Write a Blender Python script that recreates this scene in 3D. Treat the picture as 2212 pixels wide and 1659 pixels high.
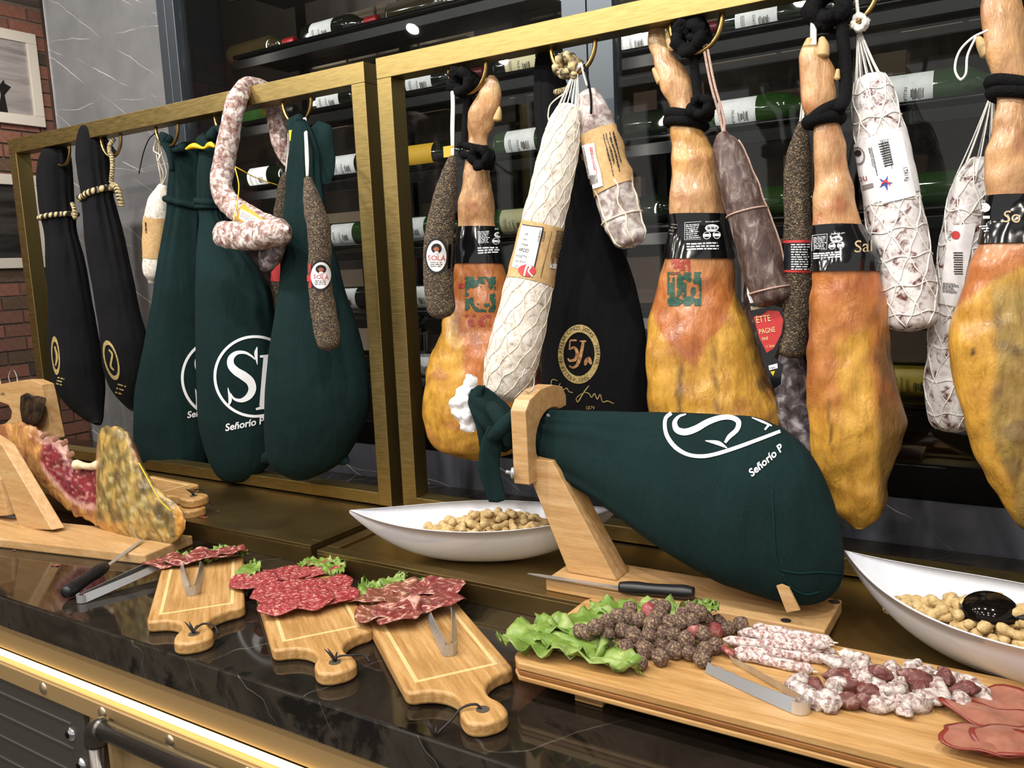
import bpy, bmesh, math, random
from mathutils import Vector, Matrix, noise
from mathutils.bvhtree import BVHTree
for o in list(bpy.data.objects): bpy.data.objects.remove(o)
S = bpy.context.scene
COL = S.collection
R_ = math.radians
random.seed(7)
# ------------------------------------------------------------------ camera
FPX, CX, CY = 1800.0, 1106.0, 829.5
CR = Vector((0.84787438, 0.52848793, -0.04253867))
CU = Vector((-0.03819254, 0.14090276, 0.98928648))
CF = Vector((-0.52881978, 0.837166, -0.13965214))
CAM = Vector((0, 0, 1.53))
cd = bpy.data.cameras.new('camera'); co = bpy.data.objects.new('camera', cd); COL.objects.link(co)
cd.sensor_fit = 'HORIZONTAL'; cd.sensor_width = 36.0; cd.lens = FPX / 2212 * 36; cd.clip_start = .02; cd.clip_end = 60
co.matrix_world = Matrix(((CR.x, CU.x, -CF.x, CAM.x), (CR.y, CU.y, -CF.y, CAM.y), (CR.z, CU.z, -CF.z, CAM.z), (0, 0, 0, 1)))
S.camera = co
# ------------------------------------------------------------------ world, lamps, exposure
w = bpy.data.worlds.new('World'); S.world = w; w.use_nodes = True
w.node_tree.nodes['Background'].inputs[0].default_value = (1.0, .96, .92, 1)
w.node_tree.nodes['Background'].inputs[1].default_value = .55
S.view_settings.view_transform = 'Standard'; S.view_settings.look = 'None'
S.view_settings.exposure = 0.15; S.view_settings.gamma = 1.0; S.view_settings.use_curve_mapping = False
def lamp(loc, target, size, power, color):
    l = bpy.data.lights.new('ceiling_lamp', 'AREA'); l.shape = 'DISK'; l.size = size; l.energy = power; l.color = color
    o = bpy.data.objects.new('ceiling_lamp', l); COL.objects.link(o); o.location = loc
    o.rotation_euler = (Vector(target) - Vector(loc)).to_track_quat('-Z', 'Y').to_euler()
WARM = (1.0, .93, .84); NEUT = (1.0, .965, .92)
for i, x in enumerate((-2.9, -2.1, -1.3, -.5, .3)):
    lamp((x, .35, 2.92), (x, 1.3, 1.2), .075, 13, NEUT)
for y in (-.7, -1.7):
    for x in (-3.2, -2.2, -1.2, -.2, .8): lamp((x, y, 2.95), (x, y + 1.5, 1.2), .07, 9, WARM)
lamp((-3.9, 2.2, 2.9), (-4.7, 2.4, 1.3), .3, 9, WARM)
def strip_fill(loc, rot, sx, sy, power):
    l = bpy.data.lights.new('cabinet_fill_light', 'AREA'); l.shape = 'RECTANGLE'; l.size = sx; l.size_y = sy; l.energy = power; l.color = WARM
    o = bpy.data.objects.new('cabinet_fill_light', l); COL.objects.link(o); o.location = loc; o.rotation_euler = rot
for x in (-2.19, -.845, .45): strip_fill((x, 1.765, 2.05), (R_(90), 0, 0), .03, 1.8, 5)  # added fill lights to brighten the cabinet interior, not real fixtures
# ------------------------------------------------------------------ picture geometry helpers
def ray(px, py): return CR * ((px - CX) / FPX) + CU * (-(py - CY) / FPX) + CF
def W(px, py, Y):
    d = ray(px, py); return CAM + d * (Y / d.y)
def G(px, py, Z):
    d = ray(px, py); return CAM + d * ((Z - CAM.z) / d.z)
def dep(p): return (Vector(p) - CAM).dot(CF)
def pix(p):
    q = Vector(p) - CAM; z = q.dot(CF); return CX + FPX * q.dot(CR) / z, CY - FPX * q.dot(CU) / z
def hx(h):
    h = h.lstrip('#'); r = []
    for i in (0, 2, 4):
        c = int(h[i:i + 2], 16) / 255; r.append(c / 12.92 if c <= .04045 else ((c + .055) / 1.055) ** 2.4)
    return tuple(r)
def mixc(a, b, t): t = max(0, min(1, t)); return tuple(a[i] * (1 - t) + b[i] * t for i in range(3))
def sm(a, b, x):
    if a == b: return 1.0 if x > a else 0.0
    t = max(0, min(1, (x - a) / (b - a))); return t * t * (3 - 2 * t)
def crom(P, n):
    """resample rows of numbers/vectors with Catmull-Rom to n rows, evenly by segment length of the first three entries"""
    P = [list(p) for p in P]; m = len(P)
    if m == 2: return [[P[0][k] * (1 - i / (n - 1)) + P[1][k] * i / (n - 1) for k in range(len(P[0]))] for i in range(n)]
    L = [0]
    for i in range(1, m): L.append(L[-1] + max(1e-6, math.dist(P[i][:3], P[i - 1][:3])))
    out = []; j = 0
    for i in range(n):
        s = L[-1] * i / (n - 1)
        while j < m - 2 and L[j + 1] < s: j += 1
        t = (s - L[j]) / (L[j + 1] - L[j]); p1, p2 = P[j], P[j + 1]
        h = L[j + 1] - L[j]
        def tan(k):
            if k == 0: return [(b - a) / (L[1] - L[0]) for a, b in zip(P[0], P[1])]
            if k == m - 1: return [(b - a) / (L[-1] - L[-2]) for a, b in zip(P[-2], P[-1])]
            return [(b - a) / (L[k + 1] - L[k - 1]) for a, b in zip(P[k - 1], P[k + 1])]
        m1, m2 = tan(j), tan(j + 1); t2, t3 = t * t, t * t * t
        out.append([(2*t3-3*t2+1)*a + (t3-2*t2+t)*h*c + (-2*t3+3*t2)*b + (t3-t2)*h*d for a, b, c, d in zip(p1, p2, m1, m2)])
    return out
# ------------------------------------------------------------------ object helpers
def thing(name, label, cat, loc, group=None, rot=None):
    o = bpy.data.objects.new(name, None); COL.objects.link(o); o.location = loc; o.empty_display_size = .05
    if rot is not None: o.rotation_euler = rot
    o['label'] = label; o['category'] = cat
    if group: o['group'] = group
    return o
def tag(o, label, cat, group=None):
    o['label'] = label; o['category'] = cat
    if group: o['group'] = group
    return o
def mk(name, V, F, m, parent=None, smooth=True, cols=None, local=False, origin=None, bevel=0, mats=None, midx=None, auto=False):
    """mesh object from world verts (made local to the parent empty); local=True: verts already local"""
    off = Vector((0, 0, 0))
    if not local:
        if parent is not None:
            q = parent
            while q is not None: off += Vector(q.location); q = q.parent
        elif origin is not None: off = Vector(origin)
    me = bpy.data.meshes.new(name)
    me.from_pydata([tuple(Vector(v) - off) for v in V], [], F); me.validate(); me.update()
    for mm in (mats or [m]): me.materials.append(mm)
    if midx:
        for p, i in zip(me.polygons, midx): p.material_index = i
    if cols is not None:
        a = me.color_attributes.new('paint', 'FLOAT_COLOR', 'POINT')
        for i, c in enumerate(cols): a.data[i].color = (c[0], c[1], c[2], 1)
    if smooth:
        for p in me.polygons: p.use_smooth = True
    o = bpy.data.objects.new(name, me); COL.objects.link(o)
    if parent is not None: o.parent = parent
    elif origin is not None: o.location = origin
    if bevel:
        b = o.modifiers.new('bevel', 'BEVEL'); b.width = bevel; b.segments = 2; b.limit_method = 'ANGLE'; b.angle_limit = R_(35)
        if smooth:
            pass
    if auto:
        for e in me.edges: pass
        me.set_sharp_from_angle(angle=R_(38))
    return o
def boxm(x0, x1, y0, y1, z0, z1):
    V = [(x, y, z) for x in (x0, x1) for y in (y0, y1) for z in (z0, z1)]
    F = [(0, 1, 3, 2), (4, 6, 7, 5), (0, 4, 5, 1), (2, 3, 7, 6), (0, 2, 6, 4), (1, 5, 7, 3)]
    return V, F
def box(name, x0, x1, y0, y1, z0, z1, m, parent=None, bevel=0, origin=None):
    V, F = boxm(x0, x1, y0, y1, z0, z1)
    return mk(name, V, F, m, parent, smooth=False, bevel=bevel, origin=origin)
class MB:
    def __init__(s): s.V = []; s.F = []; s.C = []
    def add(s, V, F, c=None):
        k = len(s.V); s.V += [tuple(v) for v in V]; s.F += [tuple(i + k for i in f) for f in F]
        s.C += [c or (1, 1, 1)] * len(V) if not (isinstance(c, list)) else c
    def build(s, name, m, parent=None, **k):
        if k.pop('paint', False): k['cols'] = s.C
        return mk(name, s.V, s.F, m, parent, **k)
def tubem(P, r, seg=8, n=None, colf=None, caps=True, closed=False):
    """tube mesh along world points; r number or list"""
    rr = [r] * len(P) if not isinstance(r, (list, tuple)) else list(r)
    rows = [list(p) + [q] for p, q in zip(P, rr)]
    if n: rows = crom(rows, n)
    pts = [Vector(q[:3]) for q in rows]; rad = [max(1e-5, q[3]) for q in rows]; k = len(pts)
    V = []; F = []; C = []
    up = None
    for i in range(k):
        a = pts[i - 1] if (i > 0 or closed) else pts[0]; b = pts[(i + 1) % k] if (i < k - 1 or closed) else pts[-1]
        t = (b - a)
        t = t.normalized() if t.length > 1e-9 else Vector((0, 0, 1))
        if up is None:
            up = t.orthogonal().normalized()
        up = (up - t * up.dot(t)); up = up.normalized() if up.length > 1e-6 else t.orthogonal().normalized()
        sd = t.cross(up)
        for j in range(seg):
            th = 2 * math.pi * j / seg
            V.append(pts[i] + (up * math.cos(th) + sd * math.sin(th)) * rad[i])
            C.append(colf(i / max(1, k - 1), th) if colf else (1, 1, 1))
    m = k if closed else k - 1
    for i in range(m):
        i2 = (i + 1) % k
        for j in range(seg):
            F.append((i * seg + j, i * seg + (j + 1) % seg, i2 * seg + (j + 1) % seg, i2 * seg + j))
    if caps and not closed:
        F.append(tuple(range(seg))[::-1]); F.append(tuple((k - 1) * seg + j for j in range(seg)))
    return V, F, C
def tube(name, P, r, m, parent=None, seg=8, n=None, colf=None, origin=None, closed=False):
    V, F, C = tubem(P, r, seg, n, colf, closed=closed)
    return mk(name, V, F, m, parent, cols=C if colf else None, origin=origin)
class Loft:
    """closed surface through rows of picture-edge pairs (ax,ay,bx,by[,Y]) standing on the plane Y"""
    def __init__(s, rows, Y, ratio=.9, n=70, seg=48, capA=0, capB=0, amp=0, freq=20, fold=None, col=None, pre=True, seed=0, tilt=0):
        pr = []
        for q in rows:
            ax, ay, bx, by = q[:4]; yy = q[4] if len(q) > 4 else Y; rt = q[5] if len(q) > 5 else ratio
            c = W((ax + bx) / 2, (ay + by) / 2, yy); d = dep(c)
            u = (CR * ((bx - ax) / 2) - CU * ((by - ay) / 2)) * (d / FPX)
            pr.append(list(c) + list(u) + [rt])
        if capA: pr = s.cap(pr, capA, True) + pr
        if capB: pr = pr + s.cap(pr, capB, False)
        R = crom(pr, n) if pre else pr
        s.R = R; s.seg = seg; s.n = len(R); n = s.n
        V = []; s.P = []
        for i, q in enumerate(R):
            c = Vector(q[:3]); u = Vector(q[3:6]); rt = q[6]
            t = Vector(R[min(n - 1, i + 1)][:3]) - Vector(R[max(0, i - 1)][:3])
            fw = (c - CAM).normalized()
            v = t.cross(u)
            if v.length < 1e-9: v = fw.copy()
            v.normalize()
            if v.dot(fw) < 0: v = -v
            if abs(v.dot(fw)) < .75: v = (fw - u * (fw.dot(u) / max(1e-12, u.dot(u)))).normalized()
            v = v * (u.length * rt)
            for j in range(seg):
                th = 2 * math.pi * j / seg
                k = 1.0
                if fold: k += fold(i / (n - 1), th)
                p = c + (u * math.cos(th) + v * math.sin(th)) * k
                if amp:
                    rad = (p - c); l = rad.length
                    nn = noise.noise(Vector((p.x + seed, p.y, p.z)) * freq) + .5 * noise.noise(Vector((p.x, p.y + seed, p.z)) * freq * 2.3)
                    if l > 1e-6: p = p + rad / l * nn * amp * min(1, l / .02)
                V.append(p)
        F = []
        for i in range(n - 1):
            for j in range(seg):
                a, b = i * seg + j, i * seg + (j + 1) % seg
                F.append((a, b, b + seg, a + seg))
        F.append(tuple(range(seg))); F.append(tuple((n - 1) * seg + j for j in range(seg))[::-1])
        s.V, s.F = V, F
        # outward orientation
        if s.signed() < 0: s.F = [f[::-1] for f in F]
        s.C = None
        if col:
            s.C = []
            for i in range(n):
                for j in range(seg):
                    p = V[i * seg + j]; x, y = pix(p); s.C.append(col(x, y, i / (n - 1), 2 * math.pi * j / seg, p))
        s.bvh = BVHTree.FromPolygons([tuple(v) for v in s.V], s.F)
    def signed(s):
        t = 0
        for f in s.F[:-2]:
            a, b, c, d = (s.V[i] for i in f); t += a.dot(b.cross(c)) + a.dot(c.cross(d))
        return t
    def cap(s, pr, k, first):
        q, q2 = (pr[0], pr[1]) if first else (pr[-1], pr[-2])
        c = Vector(q[:3]); t = (c - Vector(q2[:3])).normalized(); u = Vector(q[3:6]); r = u.length
        out = []
        for i in range(1, 6):
            a = i / 5 * math.pi / 2
            cc = c + t * (r * k * math.sin(a)); uu = u * max(.03, math.cos(a))
            out.append(list(cc) + list(uu) + [q[6]])
        return out[::-1] if first else out
    def build(s, name, m, parent=None, origin=None):
        return mk(name, s.V, s.F, m, parent, cols=s.C, origin=origin)
    def pos(s, t, th, off=0):
        i = max(0, min(s.n - 1.001, t * (s.n - 1))); i0 = int(i); f = i - i0
        j = (th / (2 * math.pi) % 1.0) * s.seg; j0 = int(j) % s.seg; g = j - int(j); j1 = (j0 + 1) % s.seg
        a = s.V[i0 * s.seg + j0].lerp(s.V[i0 * s.seg + j1], g); b = s.V[(i0 + 1) * s.seg + j0].lerp(s.V[(i0 + 1) * s.seg + j1], g)
        p = a.lerp(b, f)
        c = Vector(s.R[i0][:3]).lerp(Vector(s.R[i0 + 1][:3]), f); d = p - c
        return p + (d.normalized() * off if d.length > 1e-7 else d)
    def tof(s, px, py):
        """row parameter whose centre projects nearest the picture point"""
        best = 0; bd = 1e9
        for i, q in enumerate(s.R):
            x, y = pix(q[:3]); d = (x - px) ** 2 + (y - py) ** 2
            if d < bd: bd = d; best = i
        return best / (s.n - 1)
    def band(s, name, t0, t1, m, parent, off=.0012, n=10, th0=0, th1=2 * math.pi, thick=True, slant=0):
        V = []; F = []; k = s.seg + 1
        for i in range(n + 1):
            for j in range(k):
                th = th0 + (th1 - th0) * j / (k - 1)
                t = t0 + (t1 - t0) * i / n + slant * math.cos(th)
                V.append(s.pos(t, th, off))
        for i in range(n):
            for j in range(k - 1):
                a = i * k + j; F.append((a, a + 1, a + k + 1, a + k))
        return mk(name, V, F, m, parent)
    def net(s, name, m, parent, n=6, turns=2.0, r=.0008, both=True, t0=.02, t1=.98, rings=0, wob=.0):
        mb = MB(); ns = 60
        for d in ((1, -1) if both else (1,)):
            for k in range(n):
                P = []
                for i in range(ns + 1):
                    t = t0 + (t1 - t0) * i / ns
                    th = 2 * math.pi * (k / n + d * turns * t) + wob * math.sin(i * 1.3 + k)
                    P.append(s.pos(t, th, r * .6))
                V, F, _ = tubem(P, r, 4); mb.add(V, F)
        for k in range(rings):
            t = t0 + (t1 - t0) * (k + .5) / rings
            P = [s.pos(t + .006 * math.sin(j * .9 + k), 2 * math.pi * j / 40, r * .6) for j in range(40)]
            V, F, _ = tubem(P, r, 4, closed=True); mb.add(V, F)
        return mb.build(name, m, parent)
def spine(pts):
    """(x,y,halfwidth[,Y[,ratio]]) picture rows -> edge pairs perpendicular to the path"""
    out = []
    n = len(pts)
    for i, q in enumerate(pts):
        a = pts[max(0, i - 1)]; b = pts[min(n - 1, i + 1)]
        dx, dy = b[0] - a[0], b[1] - a[1]; l = math.hypot(dx, dy) or 1
        nx, ny = dy / l, -dx / l
        h = q[2]
        out.append((q[0] - nx * h, q[1] - ny * h, q[0] + nx * h, q[1] + ny * h) + tuple(q[3:]))
    return out
# ---- flat prints laid on a surface
def cast(bvh, px, py, off):
    d = ray(px, py).normalized(); h = bvh.ray_cast(CAM, d)
    if h[0] is None: return None
    nrm = h[1] if h[1].dot(d) < 0 else -h[1]
    return h[0] + nrm * off
def decal(name, bvh, P2, F, m, parent, off=.0012, thick=0):
    V = []; ok = []
    for x, y in P2:
        p = cast(bvh, x, y, off); ok.append(p is not None); V.append(p or Vector((0, 0, 0)))
    FF = []
    for f in F:
        if not all(ok[i] for i in f): continue
        if any((V[f[i]] - V[f[i - 1]]).length > .03 for i in range(len(f))): continue
        FF.append(f)
    used = sorted({i for f in FF for i in f})
    if not used: return None
    mp = {u: i for i, u in enumerate(used)}
    return mk(name, [V[u] for u in used], [tuple(mp[i] for i in f) for f in FF], m, parent)
class D2:
    """2-D drawing in picture pixels"""
    def __init__(s): s.P = []; s.F = []
    def quad(s, q, nx=6, ny=6):
        k = len(s.P)
        for j in range(ny + 1):
            for i in range(nx + 1):
                u, v = i / nx, j / ny
                s.P.append(tuple((q[0][c] * (1-u) + q[1][c] * u) * (1-v) + (q[3][c] * (1-u) + q[2][c] * u) * v for c in (0, 1)))
        for j in range(ny):
            for i in range(nx):
                a = k + j * (nx + 1) + i; s.F.append((a, a + 1, a + nx + 2, a + nx + 1))
        return s
    def rect(s, x0, y0, x1, y1, nx=3, ny=2): return s.quad([(x0, y0), (x1, y0), (x1, y1), (x0, y1)], nx, ny)
    def ribbon(s, pts, wds, closed=False, sub=6):
        if not isinstance(wds, (list, tuple)): wds = [wds] * len(pts)
        rows = [(p[0], p[1], 0, q) for p, q in zip(pts, wds)]
        if closed: rows.append(rows[0])
        if sub: rows = crom(rows, len(rows) * sub)
        k = len(s.P); n = len(rows)
        for i in range(n):
            a = rows[max(0, i - 1)]; b = rows[min(n - 1, i + 1)]
            if closed and (i == 0 or i == n - 1): a, b = rows[n - 2], rows[1]
            dx, dy = b[0] - a[0], b[1] - a[1]; l = math.hypot(dx, dy) or 1; h = rows[i][3] / 2
            s.P.append((rows[i][0] + dy / l * h, rows[i][1] - dx / l * h)); s.P.append((rows[i][0] - dy / l * h, rows[i][1] + dx / l * h))
        for i in range(n - 1): s.F.append((k + 2*i, k + 2*i + 1, k + 2*i + 3, k + 2*i + 2))
        return s
    def disc(s, cx, cy, a, b, rot=0, n=28, r0=0, rings=4):
        k = len(s.P); c, sn = math.cos(rot), math.sin(rot)
        for i in range(rings + 1):
            f = r0 + (1 - r0) * i / rings; f = max(f, .02)
            for j in range(n):
                t = 2 * math.pi * j / n; x, y = a * f * math.cos(t), b * f * math.sin(t)
                s.P.append((cx + x * c - y * sn, cy + x * sn + y * c))
        for i in range(rings):
            for j in range(n):
                p, q = k + i * n + j, k + i * n + (j + 1) % n; s.F.append((p, q, q + n, p + n))
        if not r0: s.F.append(tuple(k + j for j in range(n)))
        return s
    def text(s, txt, x, y, h, dx=(1, 0), shear=0, sx=1.0, centre=False, bold=0):
        """text with cap height h px, baseline start (x,y), dx: baseline direction in picture"""
        V, F, wd = glyphs(txt, bold)
        k = len(s.P); l = math.hypot(*dx); ux, uy = dx[0] / l, dx[1] / l; vx, vy = uy, -ux
        sc = h / .70
        for gx, gy in V:
            a = (gx - (wd / 2 if centre else 0)) * sc * sx + gy * sc * shear; b = gy * sc
            s.P.append((x + ux * a + vx * b, y + uy * a + vy * b))
        s.F += [tuple(i + k for i in f) for f in F]
        return s
    def lines(s, x0, y0, x1, y1, n, h=2, dx=(1, 0), seed=1, ragged=.35, gap=.2):
        """small unreadable print: ragged rows of short strokes inside a slanted box"""
        rg = random.Random(seed); l = math.hypot(*dx); ux, uy = dx[0] / l, dx[1] / l; vx, vy = -uy, ux
        wdt, hgt = x1 - x0, y1 - y0
        for i in range(n):
            v = (i + .5) / n * hgt; a = 0; e = wdt * (1 - rg.random() * ragged)
            while a < e:
                b = min(e, a + h * (1.2 + 3.5 * rg.random()))
                c = [(a, v - h / 2), (b, v - h / 2), (b, v + h / 2), (a, v + h / 2)]
                s.quad([(x0 + ux * p + vx * q, y0 + uy * p + vy * q) for p, q in c], 1, 1)
                a = b + h * (.5 + gap * 3 * rg.random())
        return s
    def map(s, fn): s.P = [fn(*p) for p in s.P]; return s
    def put(s, name, bvh, m, parent, off=.0016): return decal(name, bvh, s.P, s.F, m, parent, off)
_gl = {}
def glyphs(txt, bold=0):
    if (txt, bold) in _gl: return _gl[txt, bold]
    c = bpy.data.curves.new('glyph', 'FONT'); c.body = txt; c.size = 1.0; c.resolution_u = 3; c.fill_mode = 'FRONT'; c.offset = bold
    o = bpy.data.objects.new('glyph', c); COL.objects.link(o); bpy.context.view_layer.update()
    me = bpy.data.meshes.new_from_object(o.evaluated_get(bpy.context.evaluated_depsgraph_get()))
    V = [(v.co.x, v.co.y) for v in me.vertices]; F = [tuple(p.vertices) for p in me.polygons]
    bpy.data.objects.remove(o); bpy.data.curves.remove(c); bpy.data.meshes.remove(me)
    wd = max([v[0] for v in V] or [0]); _gl[txt, bold] = (V, F, wd); return _gl[txt, bold]
# ------------------------------------------------------------------ materials
def nm(name):
    m = bpy.data.materials.new(name); m.use_nodes = True; nt = m.node_tree
    return m, nt, nt.nodes, nt.links, nt.nodes['Principled BSDF']
def ramp(nd, stops, interp='LINEAR'):
    r = nd.new('ShaderNodeValToRGB'); r.color_ramp.interpolation = interp; e = r.color_ramp.elements
    while len(e) < len(stops): e.new(.5)
    for q, (p, c) in zip(e, stops):
        q.position = p; c = hx(c) if isinstance(c, str) else c; q.color = (c[0], c[1], c[2], 1)
    return r
def coords(nd, lk, scale=(1, 1, 1), rot=(0, 0, 0), kind='Object'):
    t = nd.new('ShaderNodeTexCoord'); mp = nd.new('ShaderNodeMapping'); mp.inputs['Scale'].default_value = scale; mp.inputs['Rotation'].default_value = rot
    lk.new(t.outputs[kind], mp.inputs['Vector']); return mp.outputs['Vector']
def noisen(nd, lk, vec, scale, detail=4, rough=.55, dist=0):
    n = nd.new('ShaderNodeTexNoise'); n.inputs['Scale'].default_value = scale; n.inputs['Detail'].default_value = detail
    n.inputs['Roughness'].default_value = rough; n.inputs['Distortion'].default_value = dist; lk.new(vec, n.inputs['Vector']); return n
def bump(nd, lk, b, h, strength, dist=.002):
    u = nd.new('ShaderNodeBump'); u.inputs['Strength'].default_value = strength; u.inputs['Distance'].default_value = dist
    lk.new(h, u.inputs['Height']); lk.new(u.outputs['Normal'], b.inputs['Normal']); return u
def mat(name, col, rough=.5, metal=0, bs=0, bscale=200, bdist=.002, coat=0, spec=None, emit=None, est=1, sss=0, sheen=0, stretch=(1, 1, 1), trans=0, ior=None):
    m, nt, nd, lk, b = nm(name); c = hx(col) if isinstance(col, str) else col
    b.inputs['Base Color'].default_value = (*c, 1); b.inputs['Roughness'].default_value = rough; b.inputs['Metallic'].default_value = metal
    if coat: b.inputs['Coat Weight'].default_value = coat; b.inputs['Coat Roughness'].default_value = .08
    if spec is not None: b.inputs['Specular IOR Level'].default_value = spec
    if emit: b.inputs['Emission Color'].default_value = (*hx(emit), 1); b.inputs['Emission Strength'].default_value = est
    if sss: b.inputs['Subsurface Weight'].default_value = sss; b.inputs['Subsurface Radius'].default_value = (.004, .002, .001)
    if sheen: b.inputs['Sheen Weight'].default_value = sheen; b.inputs['Sheen Roughness'].default_value = .6
    if trans: b.inputs['Transmission Weight'].default_value = trans
    if ior: b.inputs['IOR'].default_value = ior
    if bs: bump(nd, lk, b, noisen(nd, lk, coords(nd, lk, stretch), bscale, 3).outputs['Fac'], bs, bdist)
    return m
def matn(name, stops, scale, detail=5, rough=.5, metal=0, bs=0, bdist=.002, stretch=(1, 1, 1), rot=(0, 0, 0), dist=0, nr=.55, coat=0, sheen=0, sss=0, bscale=None, rr=None, interp='LINEAR', spec=None):
    m, nt, nd, lk, b = nm(name); v = coords(nd, lk, stretch, rot)
    n = noisen(nd, lk, v, scale, detail, nr, dist); r = ramp(nd, stops, interp); lk.new(n.outputs['Fac'], r.inputs['Fac']); lk.new(r.outputs['Color'], b.inputs['Base Color'])
    b.inputs['Roughness'].default_value = rough; b.inputs['Metallic'].default_value = metal
    if rr:
        mr = nd.new('ShaderNodeMapRange'); mr.inputs['To Min'].default_value, mr.inputs['To Max'].default_value = rr; lk.new(n.outputs['Fac'], mr.inputs['Value']); lk.new(mr.outputs['Result'], b.inputs['Roughness'])
    if coat: b.inputs['Coat Weight'].default_value = coat; b.inputs['Coat Roughness'].default_value = .1
    if sheen: b.inputs['Sheen Weight'].default_value = sheen
    if spec is not None: b.inputs['Specular IOR Level'].default_value = spec
    if sss: b.inputs['Subsurface Weight'].default_value = sss; b.inputs['Subsurface Radius'].default_value = (.004, .002, .001)
    if bs:
        h = n if not bscale else noisen(nd, lk, v, bscale, 4)
        bump(nd, lk, b, h.outputs['Fac'], bs, bdist)
    return m
def matp(name, scale=40, var=.35, rough=(.3, .55), bs=.3, bscale=60, bdist=.004, coat=0, sss=0, detail=6, stretch=(1, 1, 1), spec=None):
    """painted: colour attribute 'paint' varied by noise"""
    m, nt, nd, lk, b = nm(name); a = nd.new('ShaderNodeAttribute'); a.attribute_name = 'paint'
    v = coords(nd, lk, stretch); n = noisen(nd, lk, v, scale, detail, .6)
    r = ramp(nd, [(.25, (1 - var,) * 3), (.75, (1 + var,) * 3)]); lk.new(n.outputs['Fac'], r.inputs['Fac'])
    mx = nd.new('ShaderNodeMix'); mx.data_type = 'RGBA'; mx.blend_type = 'MULTIPLY'; mx.inputs[0].default_value = 1
    lk.new(a.outputs['Color'], mx.inputs[6]); lk.new(r.outputs['Color'], mx.inputs[7]); lk.new(mx.outputs[2], b.inputs['Base Color'])
    n2 = noisen(nd, lk, v, bscale, 6, .6)
    mr = nd.new('ShaderNodeMapRange'); mr.inputs['To Min'].default_value, mr.inputs['To Max'].default_value = rough; lk.new(n2.outputs['Fac'], mr.inputs['Value']); lk.new(mr.outputs['Result'], b.inputs['Roughness'])
    if coat: b.inputs['Coat Weight'].default_value = coat; b.inputs['Coat Roughness'].default_value = .15
    if spec is not None: b.inputs['Specular IOR Level'].default_value = spec
    if sss: b.inputs['Subsurface Weight'].default_value = sss; b.inputs['Subsurface Radius'].default_value = (.006, .003, .001)
    if bs: bump(nd, lk, b, n2.outputs['Fac'], bs, bdist)
    return m
ZC, ZT = .97, 1.01          # counter top, tray top
M_brass = matn('brushed_brass', [(.3, '8d7b4b'), (.7, 'a6915e')], 30, 6, rough=.4, metal=1, bs=.04, bdist=.0005, stretch=(1, 12, 12), rr=(.34, .5))
M_brassd = matn('tray_brass', [(.3, '7d6840'), (.7, '9a8354')], 5, 4, rough=.38, metal=.95, rr=(.3, .45))
M_brassl = mat('satin_brass_fascia', 'b89b6c', .5, .55, bs=.05, bscale=300)
M_hook = mat('antique_brass', 'a98a55', .28, 1)
M_steel = mat('polished_steel', 'cfd1d5', .22, .7)
M_steelb = matn('brushed_steel', [(.3, 'a9a7a4'), (.7, 'c9c7c3')], 60, 3, rough=.32, metal=.65, stretch=(1, 8, 1))
M_black = mat('black_metal', '0c0c0d', .35, .6)
M_darkgrey = mat('grey_aluminium', '4b5157', .38, .7)
M_chrome = mat('chrome_trim', 'e6e8ea', .08, 1)
M_plastic = mat('black_plastic', '17181a', .38, bs=.1, bscale=500)
M_white = mat('white_print', 'e8eaee', .7)
M_black_ink = mat('black_print', '181614', .7)
M_gold_ink = matn('gold_print', [(.35, 'a88f55'), (.65, 'd8c488')], 300, 2, rough=.4, metal=.5)
M_copper_ink = matn('bronze_print', [(.35, '8a5a34'), (.65, 'cfa070')], 120, 2, rough=.4, metal=.6)
M_tan_ink = mat('tan_print', 'bda883', .6)
M_red_ink = mat('red_print', 'b5302f', .6)
M_blue_ink = mat('blue_print', '2b3f8c', .6)
M_grey_ink = mat('grey_print', '7b7672', .7)
M_paper = matn('white_paper', [(.3, 'd6d4d6'), (.7, 'efeeee')], 40, 4, rough=.65, bs=.15, bdist=.001)
M_kraft = matn('kraft_paper', [(.3, 'b3905e'), (.7, 'c9a877')], 120, 5, rough=.75, bs=.15, bdist=.0008)
M_cream = mat('cream_label', 'd9cda6', .6)
M_blackband = mat('glossy_black_wrap', '0b0c0f', .12, coat=.6)
M_string = matn('natural_string', [(.3, 'c9bda4'), (.7, 'efe7d6')], 400, 2, rough=.85)
M_wstring = matn('white_string', [(.3, 'd9d6d0'), (.7, 'f4f1ea')], 400, 2, rough=.8)
M_rope = matn('black_cord', [(.3, '060607'), (.7, '141416')], 420, 2, rough=.9, bs=.9, bdist=.002, spec=.15)
M_stripe = matp('twisted_cord', var=.15, rough=(.7, .9), bs=.4, bscale=500, bdist=.001)
# wood: light bamboo with stretched grain
def wood(name, a, b, c, axis=0, scale=9, rough=.42, rotz=0):
    m, nt, nd, lk, bs = nm(name); st = [14, 14, 14]; st[axis] = 1.0
    v = coords(nd, lk, tuple(st), (0, 0, rotz)); n = noisen(nd, lk, v, scale, 6, .6); r = ramp(nd, [(.28, a), (.5, b), (.72, c)]); lk.new(n.outputs['Fac'], r.inputs['Fac'])
    n2 = noisen(nd, lk, v, scale * 9, 3, .6); r2 = ramp(nd, [(.35, (.82,) * 3), (.6, (1.05,) * 3)]); lk.new(n2.outputs['Fac'], r2.inputs['Fac'])
    mx = nd.new('ShaderNodeMix'); mx.data_type = 'RGBA'; mx.blend_type = 'MULTIPLY'; mx.inputs[0].default_value = .8
    lk.new(r.outputs['Color'], mx.inputs[6]); lk.new(r2.outputs['Color'], mx.inputs[7]); lk.new(mx.outputs[2], bs.inputs['Base Color'])
    bs.inputs['Roughness'].default_value = rough; bump(nd, lk, bs, n2.outputs['Fac'], .12, .0008); return m
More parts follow.
